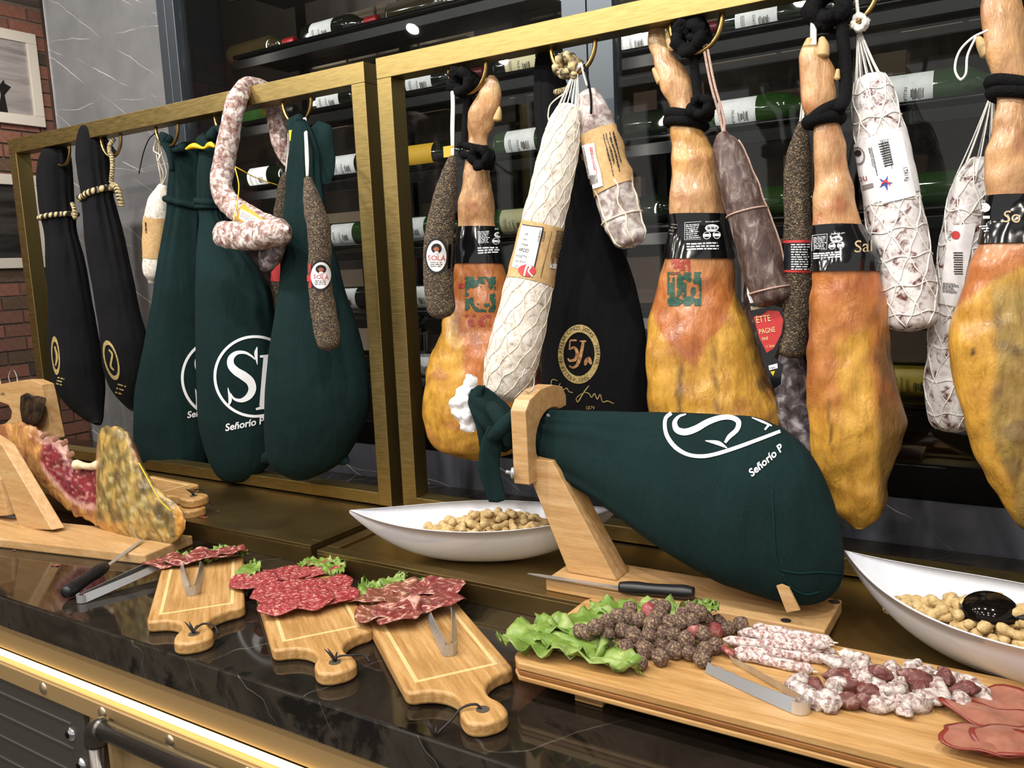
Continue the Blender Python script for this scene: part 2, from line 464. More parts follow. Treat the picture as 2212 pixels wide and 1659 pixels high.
M_board = wood('bamboo_board', '98703c', 'b88d55', 'cca672', 0)
M_boardedge = wood('bamboo_groove', 'd8b67c', 'e0c189', 'e6cb98', 0)
M_stand = wood('pale_beech', 'ab8453', 'bd9665', 'caa87b', 0, 5, .4)
M_serving = wood('bamboo_serving', 'a67a45', 'bf945c', 'cda674', 0, 6, .38)
M_strip = wood('bamboo_dark_strip', '7a4a26', '95612f', 'a8763f', 0, 8, .4)
# dark polished marble with pale curved veins
def marble(name, dark, mid, vein, vs, rough, rot, width=.012, base=4):
    m, nt, nd, lk, b = nm(name); v = coords(nd, lk, (1, 1, 1), rot)
    n = noisen(nd, lk, v, base, 8, .62, 1.2); r = ramp(nd, [(.3, dark), (.55, mid), (.62, dark)]); lk.new(n.outputs['Fac'], r.inputs['Fac'])
    wv = nd.new('ShaderNodeTexWave'); wv.wave_profile = 'TRI'; wv.inputs['Scale'].default_value = vs; wv.inputs['Distortion'].default_value = 9; wv.inputs['Detail'].default_value = 4; wv.inputs['Detail Scale'].default_value = 1.3
    lk.new(v, wv.inputs['Vector']); r2 = ramp(nd, [(0, (1, 1, 1)), (width, (.25,) * 3), (width * 2.2, (0, 0, 0))]); lk.new(wv.outputs['Fac'], r2.inputs['Fac'])
    n3 = noisen(nd, lk, v, 3, 4); r3 = ramp(nd, [(.45, (0, 0, 0)), (.62, (1, 1, 1))]); lk.new(n3.outputs['Fac'], r3.inputs['Fac'])
    mu = nd.new('ShaderNodeMath'); mu.operation = 'MULTIPLY'; lk.new(r2.outputs['Color'], mu.inputs[0]); lk.new(r3.outputs['Color'], mu.inputs[1])
    mx = nd.new('ShaderNodeMix'); mx.data_type = 'RGBA'; lk.new(mu.outputs[0], mx.inputs[0]); lk.new(r.outputs['Color'], mx.inputs[6]); mx.inputs[7].default_value = (*hx(vein), 1)
    lk.new(mx.outputs[2], b.inputs['Base Color']); b.inputs['Roughness'].default_value = rough; return m
M_counter = marble('black_marble', '0b0a09', '2a241e', '6b645c', 1.6, .06, (0, 0, R_(35)))
M_counterf = marble('black_marble_edge', '141210', '37322b', '8a857c', 2.6, .22, (R_(20), R_(30), 0), base=7)
# grey stone with straight slanting hairline veins (also the backsplash)
def stone(name, base, base2, rough):
    m, nt, nd, lk, b = nm(name); v = coords(nd, lk)
    n = noisen(nd, lk, v, 5, 8, .65); r = ramp(nd, [(.3, base), (.7, base2)]); lk.new(n.outputs['Fac'], r.inputs['Fac'])
    cur = r.outputs['Color']
    for k, (ang, sc, thr) in enumerate(((58, 1.9, .990), (66, 1.3, .993), (86, 1.5, .995))):
        mp = nd.new('ShaderNodeMapping'); mp.inputs['Rotation'].default_value = (0, R_(ang - 90), 0); mp.inputs['Location'].default_value = (k * .37, 0, 0)
        lk.new(v, mp.inputs['Vector']); wv = nd.new('ShaderNodeTexWave'); wv.wave_profile = 'TRI'; wv.inputs['Scale'].default_value = sc; wv.inputs['Distortion'].default_value = .9; wv.inputs['Detail'].default_value = 3; wv.inputs['Detail Scale'].default_value = 2.5; wv.bands_direction = 'Z'
        lk.new(mp.outputs['Vector'], wv.inputs['Vector'])
        rr = ramp(nd, [(thr - .004, (0, 0, 0)), (thr + .004, (1, 1, 1))]); lk.new(wv.outputs['Fac'], rr.inputs['Fac'])
        n3 = noisen(nd, lk, mp.outputs['Vector'], 4 + k, 3); r3 = ramp(nd, [(.44, (0, 0, 0)), (.6, (.8,) * 3)]); lk.new(n3.outputs['Fac'], r3.inputs['Fac'])
        mu = nd.new('ShaderNodeMath'); mu.operation = 'MULTIPLY'; lk.new(rr.outputs['Color'], mu.inputs[0]); lk.new(r3.outputs['Color'], mu.inputs[1])
        mx = nd.new('ShaderNodeMix'); mx.data_type = 'RGBA'; lk.new(mu.outputs[0], mx.inputs[0]); lk.new(cur, mx.inputs[6]); mx.inputs[7].default_value = (*hx('d8d5d0'), 1); cur = mx.outputs[2]
    lk.new(cur, b.inputs['Base Color']); b.inputs['Roughness'].default_value = rough; return m
M_stone = stone('grey_stone', '5e5e60', '747474', .35)
M_stoned = stone('dark_grey_stone', '4a4b53', '5a5b63', .4)
# ------------------------------------------------------------------ room shell
def struct(o): o['kind'] = 'structure'; return o
struct(box('floor', -6.5, 2.5, -3.2, 5.2, -.05, 0, matn('floor_tile', [(.3, '3c3733'), (.7, '4c453f')], 6, rough=.4)))
struct(box('ceiling', -6.5, 2.5, -3.2, 5.2, 3.05, 3.1, mat('ceiling_paint', '8f8a84', .9)))
struct(box('wall_back', -6.5, 2.5, 5.2, 5.3, 0, 3.05, mat('back_wall_paint', '6d645b', .9)))
XB = -4.72
wl = struct(box('wall_left', XB - .12, XB - .012, -3.2, 5.2, 0, 3.05, matn('mortar', [(.3, '5c5048'), (.7, '74675c')], 90, rough=.95, bs=.4, bdist=.003)))
BM = [matn('brick_' + n, [(.25, a), (.75, b)], 40, 6, rough=.9, bs=.5, bdist=.004) for n, a, b in (('red', '744a3c', '8a5d4e'), ('rust', '66443a', '7a5548'), ('brown', '4c3a30', '65503f'), ('dark', '3a312b', '4c4239'))]
bv, bf = boxm(-.03, 0, -.1025, .1025, -.0315, .0315)
bmes = []
for mm in BM:
    me = bpy.data.meshes.new('brick'); me.from_pydata(bv, [], bf); me.materials.append(mm); bmes.append(me)
rg = random.Random(3); far = MB(); fmi = []
for c in range(41):
    z = .04 + c * .074
    for k in range(-14, 24):
        yy = k * .215 + (c % 2) * .1075
        d = rg.random(); mi = 0 if d < .42 else 1 if d < .66 else 2 if d < .86 else 3
        if 2.1 < yy < 3.15 and .7 < z < 3.05:
            b = bpy.data.objects.new('brick', bmes[mi]); COL.objects.link(b); b.location = (XB + rg.uniform(-.004, .003), yy, z); b.parent = wl
        elif -.9 < yy < 5.1:
            V, F = boxm(XB - .03, XB, yy - .1025, yy + .1025, z - .0315, z + .0315); far.add(V, F); fmi += [mi] * 6
o = far.build('brickwork', BM[0], wl, smooth=False, mats=BM, midx=fmi); o['kind'] = 'stuff'
# two framed photographs on the brick wall
def picture(name, label, y0, y1, z0, z1, draw):
    f = .055; x0, x1 = XB + .002, XB + .03
    t = thing(name, label, 'picture', (XB + .002, (y0 + y1) / 2, z0), 'framed photographs on the brick wall')
    mf = mat('picture_frame_silver', 'cfc7bb', .45)
    for a in ((y0, y1, z0, z0 + f), (y0, y1, z1 - f, z1), (y0, y0 + f, z0 + f, z1 - f), (y1 - f, y1, z0 + f, z1 - f)):
        box('frame_side', x0, x1, a[0], a[1], a[2], a[3], mf, t, .003)
    m = matn('photo_print', draw, 5, 5, rough=.25, stretch=(1, .4, 3))
    box('photo', x0, x0 + .012, y0 + f, y1 - f, z0 + f, z1 - f, m, t); return t
c1 = [ray(88, 85), ray(92, 275), ray(100, 388), ray(105, 577)]
def onX(px, py, X):
    d = ray(px, py); return CAM + d * (X / d.x)
a, b = onX(77, 78, XB), onX(94, 277, XB)
t = picture('framed_photo', 'silver framed black and white photograph, upper one on the brick wall', b.y - .75, b.y, b.z, a.z, [(.3, '85807e'), (.5, '9e9896'), (.7, '6b6664')])
hm = mat('photo_dark_tone', '1e1c1b', .3)
q = [onX(p[0], p[1], XB + .016) for p in ((-4, 245), (18, 245), (10, 205), (24, 188), (10, 180), (8, 172), (-2, 185), (2, 205))]
mk('photo_figure', q + [p - Vector((.002, 0, 0)) for p in q], [tuple(range(8)), tuple(range(15, 7, -1))] + [(i, 8 + i, 8 + (i + 1) % 8, (i + 1) % 8) for i in range(8)], hm, t, smooth=False)
a, b = onX(100, 383, XB), onX(106, 578, XB)
picture('framed_photo', 'silver framed dark photograph, lower one on the brick wall', b.y - .75, b.y, b.z, a.z, [(.35, '1f1d1c'), (.6, '3f3c3a'), (.75, '2a2826')])
# ------------------------------------------------------------------ worktop and counter front
YF = .73
def slab():
    V, F = boxm(-4.2, 1.6, YF, 1.695, ZC - .063, ZC)
    o = mk('marble_worktop', V, F, None, None, smooth=False, mats=[M_counter, M_counterf], origin=(-1.3, YF, ZC - .063))
    for p in o.data.polygons: p.material_index = 1 if p.normal.y < -.5 else 0
    b = o.modifiers.new('bevel', 'BEVEL'); b.width = .004; b.segments = 2
    tag(o, 'long polished black marble worktop carrying the boards and brass trays', 'worktop'); return o
slab()
# pale reflective bevel along the worktop's front edge is geometry: thin chamfer strip
ct = thing('counter_front', 'brass and dark metal counter front with glowing light strip below the marble', 'counter', (-1.3, YF + .02, 0))
box('counter_body', -4.2, 1.6, YF + .03, 1.69, .0, ZC - .064, M_black, ct)
box('brass_fascia', -4.2, 1.6, YF + .016, YF + .03, .852, ZC - .064, M_brassl, ct)
o = box('led_strip', -4.2, 1.6, YF + .010, YF + .0155, .8395, .8490, mat('warm_led', 'fff0cc', .5, emit='ffd98c', est=2.4), ct)
box('brass_rail', -4.2, 1.6, YF - .004, YF + .03, .803, .835, M_brassl, ct, .001)
box('brass_lip', -4.2, 1.6, YF + .0005, YF + .0195, .8352, .8374, M_brassl, ct)
box('brass_lower_panel', -1.355, 1.6, YF + .006, YF + .03, .2, .8025, M_brassl, ct)
dpn = box('dark_metal_panel', -4.2, -1.357, YF - .002, YF + .03, .2, .8025, mat('dark_bronze_panel', '55524c', .4, .5), ct)
mg = mat('bright_groove', '9b9892', .3, .8)
for k in range(6):
    box('groove_bead', -4.2, -1.40, YF - .0035, YF - .002, .771 - k * .047, .7735 - k * .047, mg, dpn)
def stud(x, z, r, parent, m, y=YF - .004, name='stud', hgt=.4):
    V = []; F = []; n = 16
    for i in range(5):
        a = i / 4 * math.pi / 2
        for j in range(n):
            t = 2 * math.pi * j / n; V.append((x + r * math.cos(a) * math.cos(t), y - r * hgt * math.sin(a), z + r * math.cos(a) * math.sin(t)))
    for i in range(4):
        for j in range(n): F.append((i*n+j, i*n+(j+1) % n, (i+1)*n+(j+1) % n, (i+1)*n+j))
    return mk(name, V, F, m, parent)
ms = mat('brass_stud', 'c9b396', .35, .9)
for k in range(-6, 9): stud(-1.474 + k * .179, .821, .0115, ct, ms)
for x, z in ((-1.406, .752), (-1.383, .70), (-1.383, .64)):
    b = stud(x, z, .0135, dpn, M_chrome, YF - .002, 'bolt', .5); stud(x, z, .006, b, M_black, YF - .0085, 'bolt_socket', .25)
pm = mat('gunmetal_pipe', '6a6662', .3, .9)
rl = thing('pipe_rail', 'gunmetal pipe rail with elbow in front of the counter', 'rail', (-1.279, YF - .028, 0))
tube('rail_pipe', [(-1.262, YF - .028, .816), (-.9, YF - .028, .816), (1.5, YF - .028, .816)], .0155, pm, rl, 20)
tube('elbow', [(-1.252, YF - .028, .816), (-1.267, YF - .028, .814), (-1.277, YF - .028, .804), (-1.279, YF - .028, .785)], .0185, pm, rl, 20, n=10)
tube('rail_post', [(-1.279, YF - .028, .788), (-1.279, YF - .028, 0.0)], .0155, pm, rl, 20)
for x in (-.6, .3, 1.1): tube('bracket', [(x, YF - .028, .816), (x, YF - .0045, .816)], .008, pm, rl, 12)
# ------------------------------------------------------------------ wine cabinet
YG = 1.70
cb = thing('wine_cabinet', 'tall glazed dark wine cabinet behind the counter', 'cabinet', (-.9, YG, 0))
box('stone_panel', -2.875, -2.285, YG, YG + .06, 0, 3.0, M_stone, cb)
box('chrome_trim', -2.895, -2.8755, YG - .004, YG + .06, 0, 3.0, M_chrome, cb)
box('side_wall', -2.895, -2.86, YG + .0605, 2.45, 0, 3.0, M_darkgrey, cb)
box('back_board', -2.85, 1.6, 2.42, 2.45, .95, 3.0, mat('cabinet_back', '2e2722', .6), cb)
box('backsplash', -2.2, 1.6, YG, YG + .03, .95, 1.058, M_stoned, cb)
box('plinth', -2.2, 1.6, YG + .031, 2.41, .95, 1.05, M_black, cb)
box('lower_frame', -2.2, 1.6, YG + .004, YG + .05, 1.0585, 1.125, M_black, cb, .002)
for x0, x1 in ((-2.284, -2.245), (-2.244, -2.205), (-.905, -.845), (-.843, -.783), (.42, .48), (.482, .542)):
    box('door_post', x0, x1, YG - .002, YG + .045, 1.0585, 3.0, M_darkgrey, cb, .002)
# lightly tinted glass: transparent with mirror-like sheen by angle
def glassmat():
    m, nt, nd, lk, b = nm('door_glass'); nd.remove(b); out = nd['Material Output']
    tr = nd.new('ShaderNodeBsdfTransparent'); tr.inputs[0].default_value = (.86, .88, .88, 1); gl = nd.new('ShaderNodeBsdfGlossy'); gl.inputs['Roughness'].default_value = .01
    fr = nd.new('ShaderNodeFresnel'); geo = nd.new('ShaderNodeNewGeometry'); ma = nd.new('ShaderNodeMath'); ma.operation = 'MULTIPLY_ADD'; ma.inputs[1].default_value = -.83333; ma.inputs[2].default_value = 1.5
    lk.new(geo.outputs['Backfacing'], ma.inputs[0]); lk.new(ma.outputs[0], fr.inputs[0]); mx = nd.new('ShaderNodeMixShader')
    lk.new(fr.outputs[0], mx.inputs[0]); lk.new(tr.outputs[0], mx.inputs[1]); lk.new(gl.outputs[0], mx.inputs[2]); lk.new(mx.outputs[0], out.inputs[0]); return m
M_glass = glassmat()
for x0, x1 in ((-2.2045, -.9055), (-.7825, 1.55)): box('glass_door', x0, x1, YG + .012, YG + .018, 1.126, 2.98, M_glass, cb)
ROWS = [2.272, 2.066, 1.864, 1.655, 1.452, 1.246]
YB = 2.02
for z in ROWS + [2.478]:
    s = box('shelf', -2.2, 1.5, YB - .1, YB + .12, z - .052, z - .0405, M_black, cb)
    for yy in (-.112, -.06, .06): tube('shelf_rail', [(-2.2, YB + yy, z - .046), (1.5, YB + yy, z - .046)], .0075, mat('shelf_bar', '1a1b1c', .25, .8), s, 8)
    box('shelf_front', -2.2, 1.5, YB - .124, YB - .114, z - .088, z - .06, M_black, s, .002)
for x in (-2.16, -1.72, -1.3, -.86, -.4, .1, .6): box('upright', x - .012, x + .012, YB + .14, YB + .165, 1.06, 3.0, M_black, cb)
# pale and brown storage panels standing behind the bottles
pmz = [mat('panel_taupe', '93806e', .7), mat('panel_beige', 'b39f86', .7), mat('panel_brown', '6b5646', .7), mat('panel_dark', '3d342e', .7)]
rg = random.Random(11)
for i, z in enumerate(ROWS):
    x = -2.15
    while x < 1.3:
        wd = rg.uniform(.11, .24)
        if rg.random() < .8: box('rear_panel', x, x + wd - .012, YB + .18, YB + .2 + rg.random() * .06, z - .05 + .01, z + rg.uniform(.045, .13), rg.choice(pmz), cb)
        x += wd
# bottles
GL = [mat('bottle_dark', (.006, .009, .005), .06, coat=.6), mat('bottle_green_backlit', (.02, .05, .012), .06, coat=.6), mat('bottle_amber', (.03, .022, .01), .06, coat=.6)]  # green is brightened: light from behind is put into the glass colour
CAP = {'r': mat('capsule_red', '9c2126', .35, .3), 'd': mat('capsule_maroon', '5a1a20', .35, .3), 'k': mat('capsule_black', '131313', .35), 's': mat('capsule_silver', 'b8b2a8', .3, .9), 'w': mat('capsule_white', 'd9d6d2', .4)}
LB = {'w': M_paper, 'c': M_cream, 'y': mat('label_yellow', 'd9a92c', .6), 'o': mat('label_olive', 'b7b083', .6), 'g': mat('label_gold', 'b39a3c', .5), 'n': None}
prof = [(0, .024), (.001, .031), (.006, .0365), (.02, .0375), (.12, .0375), (.186, .0375), (.2, .0355), (.213, .03), (.224, .022), (.235, .0165), (.25, .0148), (.262, .0146)]
pcap = [(.252, .0152), (.256, .0158), (.27, .0156), (.296, .0152), (.3, .0145), (.3005, .001)]
def lathe(pr, n=28):
    V = []; F = []
    for x, r in pr:
        for j in range(n): V.append((x, r * math.cos(2*math.pi*j/n), r * math.sin(2*math.pi*j/n)))
    for i in range(len(pr) - 1):
        for j in range(n): F.append((i*n+j, i*n+(j+1) % n, (i+1)*n+(j+1) % n, (i+1)*n+j))
    F.append(tuple(range(n))); F.append(tuple((len(pr)-1)*n + j for j in range(n))); return V, F
def labelm(x0, x1, half, r=.0379, mid=R_(200), n=14):
    V = []; F = []
    for i in range(5):
        for j in range(n + 1):
            t = mid - half + 2 * half * j / n; V.append((x0 + (x1 - x0) * i / 4, r * math.cos(t), r * math.sin(t)))
    for i in range(4):
        for j in range(n): a = i*(n+1)+j; F.append((a, a+1, a+n+2, a+n+1))
    return V, F
def meshof(name, VF, m, smooth=True):
    me = bpy.data.meshes.new(name); me.from_pydata(VF[0], [], VF[1]); me.materials.append(m)
    if smooth:
        for p in me.polygons: p.use_smooth = True
    return me
bod = [meshof('bottle_body', lathe(prof), g) for g in GL]; cme = {k: meshof('capsule', lathe(pcap), v) for k, v in CAP.items()}
lme = {k: meshof('bottle_label', labelm(.045, .14, R_(78)), v) for k, v in LB.items() if v}
def prints(seed, words):
    """engraved-look print on a bottle label: small drawing, rule lines and words, wrapped round the glass"""
    d = D2(); rg = random.Random(seed)
    for k in range(9): d.rect(-9 + rg.uniform(-3, 3), -10 + k * 2.2, 9 + rg.uniform(-3, 3), -9.2 + k * 2.2 + rg.random(), 6, 1)
    for k, wd in enumerate(words): d.text(wd, 0, 20 + k * 9, 5.5 - k * 1.2, centre=True)
    d.lines(-20, 34, 20, 42, 3, 1.1, seed=seed)
    V = []
    # label reads with its top toward the neck: picture x -> around the bottle, y -> along the bottle
    for x, y in d.P:
        t = R_(200) + x / 1000 / .0381; V.append((.0925 - (y - 14) / 1000 * 1.25, .0382 * math.cos(t), .0382 * math.sin(t)))
    return meshof('label_print', (V, d.F), M_black_ink, False)
pr_me = {k: prints(i + 1, w_) for i, (k, w_) in enumerate({'p': ['PAUILLAC'], 'm': ['CHATEAU'], 'q': ['PAULLAC'], 'c': ['CANTIC', 'ESTATE'], 'l': ['CHATEAU', 'LAFON-ROCHET', 'SAINT-ESTEPHE']}.items())}
roww = ['top', 'second', 'third', 'fourth', 'fifth', 'sixth']
# row, label centre X, glass, capsule, label, print, label words
BT = [(0, -2.24, 2, 'r', 'n', '', 'dark unlabelled wine bottle with red capsule, leftmost on the top visible shelf'),
 (0, -1.893, 0, 'r', 'w', 'm', 'dark wine bottle with white label and red capsule on the top visible shelf'),
 (0, -1.55, 2, 'd', 'n', '', 'unlabelled dark wine bottle beside the white labelled one on the top visible shelf'),
 (0, -1.20, 0, 'd', 'w', 'p', 'dark wine bottle with label cut by the upper picture edge above the brass rail'),
 (1, -2.27, 1, 'k', 'n', '', 'green bottle glinting behind the hanging sausage just below the left brass rail'),
 (1, -1.885, 0, 'k', 'w', 'm', 'dark bottle with small cream white label below the left brass rail end'),
 (1, -1.525, 0, 'd', 'w', 'q', 'dark bottle with wide white label seen beside the right frame post'),
 (1, -1.185, 0, 'k', 'c', 'p', 'dark bottle with cream label beside the large black bag top'),
 (1, -.86, 0, 'd', 'w', 'm', 'bottle with maroon capsule behind the door posts under the brass rail'),
 (1, -.56, 0, 's', 'w', 'm', 'dark bottle with silver capsule and white label under the brass rail'),
 (1, -.21, 0, 'k', 'w', 'p', 'dark bottle with white label at the upper right between the ham feet'),
 (2, -2.225, 0, 'k', 'w', 'q', 'dark bottle with grey engraved label seen inside the sausage loop'),
 (2, -1.84, 0, 'k', 'w', 'm', 'dark bottle with tilted white label beside the green bag knot'),
 (2, -1.545, 0, 'k', 'y', '', 'dark bottle with yellow label beside the right frame post'),
 (2, -1.195, 1, 'k', 'w', 'q', 'green bottle with engraved white label behind the left ham foot'),
 (2, -.88, 0, 'r', 'n', '', 'bottle with red capsule beside the second ham foot, third shelf'),
 (2, -.61, 1, 'r', 'w', 'p', 'bright green bottle with white PAUILLAC label behind the dark salami string'),
 (2, -.245, 1, 'r', 'w', 'q', 'bright green bottle with white label right of the netted salami'),
 (3, -1.87, 1, 'k', 'w', 'm', 'green bottle with cream white label right of the third green bag'),
 (3, -1.585, 1, 'k', 'w', 'm', 'green bottle with narrow white label left of the peppered sausage'),
 (3, -1.225, 1, 'k', 'o', 'c', 'green bottle with olive coloured label right of the first ham'),
 (3, -.905, 0, 'r', 'n', '', 'bottle with bright red capsule beside the wrapped second ham'),
 (3, -.6, 1, 'k', 'n', '', 'green unlabelled bottle between the dark salami and peppered sausage'),
 (3, -.22, 1, 'k', 'n', '', 'green bottle with gold lettering right of the netted salami label'),
 (4, -1.87, 0, 'k', 'w', 'm', 'dark bottle with glints right of the third green bag, fifth shelf'),
 (4, -1.575, 0, 'k', 'w', 'q', 'dark bottle with white crest label left of the peppered sausage, fifth shelf'),
 (5, -1.87, 0, 'k', 'n', '', 'dark bottle beside the third green bag, lowest visible shelf'),
 (5, -1.585, 0, 'k', 'w', 'm', 'dark bottle with white label left of the first ham, lowest shelf'),
 (5, -.225, 1, 'k', 'g', 'l', 'green bottle with large mustard LAFON-ROCHET label between ham and white salami')]
for r, x, g, c, l, p, lab in BT:
    t = thing('wine_bottle', lab, 'bottle', (x - .0925, YB, ROWS[r] - .0008), 'wine bottles lying in the cabinet')
    t.rotation_euler = (0, 0, R_(random.uniform(-2, 2)))
    def ch(me, par=None):
        o = bpy.data.objects.new(me.name, me); COL.objects.link(o); o.parent = par or t; return o
    ch(bod[g]); ch(cme[c])
    if l != 'n':
        q = ch(lme[l])
        if p: ch(pr_me[p], q)
# gold raised bands on two unlabelled bottles
# ------------------------------------------------------------------ brass hanging frames
def hanging_frame(label, x0, x1, tx0, tx1, ty0, hooks):
    t = thing('hanging_frame', label, 'rack', (x0, 1.40, ZC), 'brass ham hanging frames')
    zt = 1.965; h = .042; d0, d1 = 1.38, 1.424
    box('rail', x0, x1, d0, d1, zt - h, zt, M_brass, t, .0012)
    for a in (x0, x1 - .038): box('post', a, a + .038, d0, d1, ZT - .001, zt - h, M_brass, t, .0012)
    box('bottom_rail', x0 + .038, x1 - .038, d0, d1, ZT - .0005, ZT + .028, M_brass, t, .0012)
    tb = box('tray', tx0, tx1, ty0, 1.47, ZC, ZT - .006, M_brassd, t, .001)
    for a in ((tx0, tx1, ty0, ty0 + .028), (tx0, tx1, 1.442, 1.47), (tx0, tx0 + .028, ty0 + .028, 1.442), (tx1 - .028, tx1, ty0 + .028, 1.442)):
        box('tray_rim', a[0], a[1], a[2], a[3], ZT - .006, ZT, M_brassd, tb, .001)
    for hxx in hooks:
        P = [(hxx + .0445 * math.cos(a), 1.402, zt - h - .004 + .05 * math.sin(a)) for a in [math.pi + math.pi * i / 20 for i in range(21)]]
        P = [(P[0][0], 1.402, zt - h + .002)] + P + [(P[-1][0], 1.402, zt - h + .002)]
        tube('hook', P, .0042, M_hook, t, 10)
    return t
HK1 = [-2.37, -2.13, -1.89, -1.66, -1.425]; HK2 = [-.958, -.725, -.495, -.26, -.03]
hanging_frame('left brass frame hung with black and green cloth ham bags', -2.605, -1.203, -2.63, -1.177, 1.105, HK1)
hanging_frame('right larger brass frame hung with bare hams and salamis', -1.17, .36, -1.145, .39, 1.09, HK2)
# ------------------------------------------------------------------ hanging things: cloth bags
M_yellow = mat('yellow_plastic', 'e3b81c', .45)
def cloth(name, a, b):
    m, nt, nd, lk, bs = nm(name); v = coords(nd, lk); n = noisen(nd, lk, v, 600, 3); n0 = noisen(nd, lk, v, 9, 4); ad = nd.new('ShaderNodeMath'); ad.operation = 'ADD'; ad.use_clamp = True
    ms_ = nd.new('ShaderNodeMath'); ms_.operation = 'MULTIPLY_ADD'; ms_.inputs[1].default_value = .7; ms_.inputs[2].default_value = -.35; lk.new(n0.outputs['Fac'], ms_.inputs[0])
    lk.new(n.outputs['Fac'], ad.inputs[0]); lk.new(ms_.outputs[0], ad.inputs[1]); r = ramp(nd, [(.25, a), (.75, b)]); lk.new(ad.outputs[0], r.inputs['Fac']); lk.new(r.outputs['Color'], bs.inputs['Base Color'])
    bs.inputs['Roughness'].default_value = .92; bs.inputs['Specular IOR Level'].default_value = .18
    v2 = coords(nd, lk, (1, 1, .22)); n2 = noisen(nd, lk, v2, 26, 3, .5, .4); b1 = bump(nd, lk, bs, n2.outputs['Fac'], .55, .012)
    b2 = nd.new('ShaderNodeBump'); b2.inputs['Strength'].default_value = .4; b2.inputs['Distance'].default_value = .0012; lk.new(n.outputs['Fac'], b2.inputs['Height']); lk.new(b1.outputs['Normal'], b2.inputs['Normal']); lk.new(b2.outputs['Normal'], bs.inputs['Normal']); return m
M_green = cloth('green_knit', '081b1b', '11292a')
M_blackcloth = cloth('black_knit', '070708', '141417')
def bagfold(neck, k=9, amp=.17, soft=.02, seed=0.0):
    """gathers that fade away from the tied neck at row parameter neck"""
    def f(t, th):
        d = abs(t - neck); g = math.exp(-d * (7 if t > neck else 9))
        return amp * g * math.cos(k * th + 2.2 * math.sin(3 * th + seed) + seed) + soft * math.sin(3 * th + t * 9 + seed) * math.sin(t * 7 + seed)
    return f
def sp_logo(cx, cy, sc, rot=0.0, sx=1.0):
    """white roundel: ring, serif S and P, in pixel units around (cx,cy); sc = ring radius"""
    d = D2()
    n = 40; d.ribbon([(math.cos(2*math.pi*i/n), math.sin(2*math.pi*i/n)) for i in range(n)], .068, closed=True, sub=2)
    def L(x, y): return (x, -y)
    Sp = [(.00, .43), (-.10, .52), (-.26, .60), (-.46, .59), (-.60, .46), (-.60, .28), (-.47, .13), (-.28, .01), (-.12, -.13), (-.07, -.32), (-.16, -.50), (-.34, -.60), (-.52, -.56), (-.62, -.42)]
    Sw = [.03, .05, .07, .10, .15, .18, .20, .22, .21, .19, .16, .10, .06, .03]
    d.ribbon([L(*p) for p in Sp], Sw, sub=4)
    d.ribbon([L(.05, .74), L(.02, .58), L(.055, .30)], [.02, .085, .015], sub=4)
    d.ribbon([L(-.66, -.74), L(-.62, -.58), L(-.68, -.28)], [.02, .085, .015], sub=4)
    d.ribbon([L(.30, .50), L(.26, 0), L(.20, -.75)], [.19, .19, .19], sub=4)
    d.ribbon([L(.12, .50), L(.45, .53)], [.06, .06], sub=4); d.ribbon([L(.02, -.82), L(.2, -.78), L(.42, -.80)], [.05, .08, .05], sub=4)
    d.ribbon([L(.30, .52), L(.55, .53), L(.75, .38), L(.74, .16), L(.55, -.02), L(.28, -.06)], [.06, .08, .16, .18, .09, .06], sub=5)
    c, s = math.cos(rot), math.sin(rot)
    return d.map(lambda x, y: (cx + sc * (x * sx * c - y * s), cy + sc * (x * sx * s + y * c)))
def hbag(name, label, rows, Y, ratio, m, neck, seed, n=90, seg=72, amp=.13, group='', tie=None, tiem=None):
    r0 = rows[-1]; base = W((r0[0] + r0[2]) / 2, r0[1], Y)
    t = thing(name, label, 'ham bag', base, group)
    L = Loft(rows, Y, ratio, n, seg, fold=bagfold(neck, 9, amp, .012, seed), amp=.0015, freq=14)
    L.build('cloth', m, t); return t, L
def rows2(tab): return [(a, y, b, y) for y, a, b in tab]
BG = 'tied cloth ham bags hanging from the brass frames'
# twisted black and gold cord
GOLD, BLK = hx('cdb887'), hx('14120f')
def stripe(k, w_=1): return lambda t, th: GOLD if math.sin(t * k + th * w_) > .05 else BLK
def ringband(L, t, off, n=40, tilt=0, th0=0.0):
    return [L.pos(t + tilt * math.cos(2*math.pi*i/n + th0), 2*math.pi*i/n, off) for i in range(n)]
# two slim black bags on the left
t, L = hbag('black_ham_bag', 'slim black cloth ham bag tied with gold cord, nearest the left frame post', rows2([(308, 112, 130), (316, 100, 141), (335, 88, 150), (380, 82, 154), (430, 87, 156), (458, 92, 157), (480, 97, 158), (505, 101, 162), (560, 103, 178), (650, 108, 195), (720, 110, 208), (780, 112, 219), (835, 122, 224), (880, 150, 223), (905, 180, 222), (916, 203, 219)]), 1.41, .8, M_blackcloth, .26, 1.0, group=BG)
tube('cord', ringband(L, L.tof(125, 468), .004, tilt=-.008), .0075, M_stripe, t, 12, n=280, colf=stripe(150), closed=True)
tube('cord_tail', [W(158, 462, 1.40), W(163, 470, 1.395), W(160, 450, 1.395), W(156, 440, 1.40)], .006, M_stripe, t, 8, n=30, colf=stripe(60))
tube('hang_cord', [W(120, 312, 1.41), W(128, 300, 1.405), (-2.37, 1.402, 1.873)], .005, M_rope, t, 8, n=12)
d = D2(); d.disc(121, 768, 9, 42, R_(-4), r0=.72, rings=2); d.put('emblem_ring', L.bvh, M_gold_ink, t)
d = D2(); d.ribbon([(119, 748), (124, 770), (121, 790)], [3, 5, 3]); d.put('gold_monogram', L.bvh, M_gold_ink, t); d = D2(); d.lines(126, 812, 142, 832, 3, 3, dx=(1, .25), seed=4); d.put('gold_lettering', L.bvh, M_gold_ink, t)
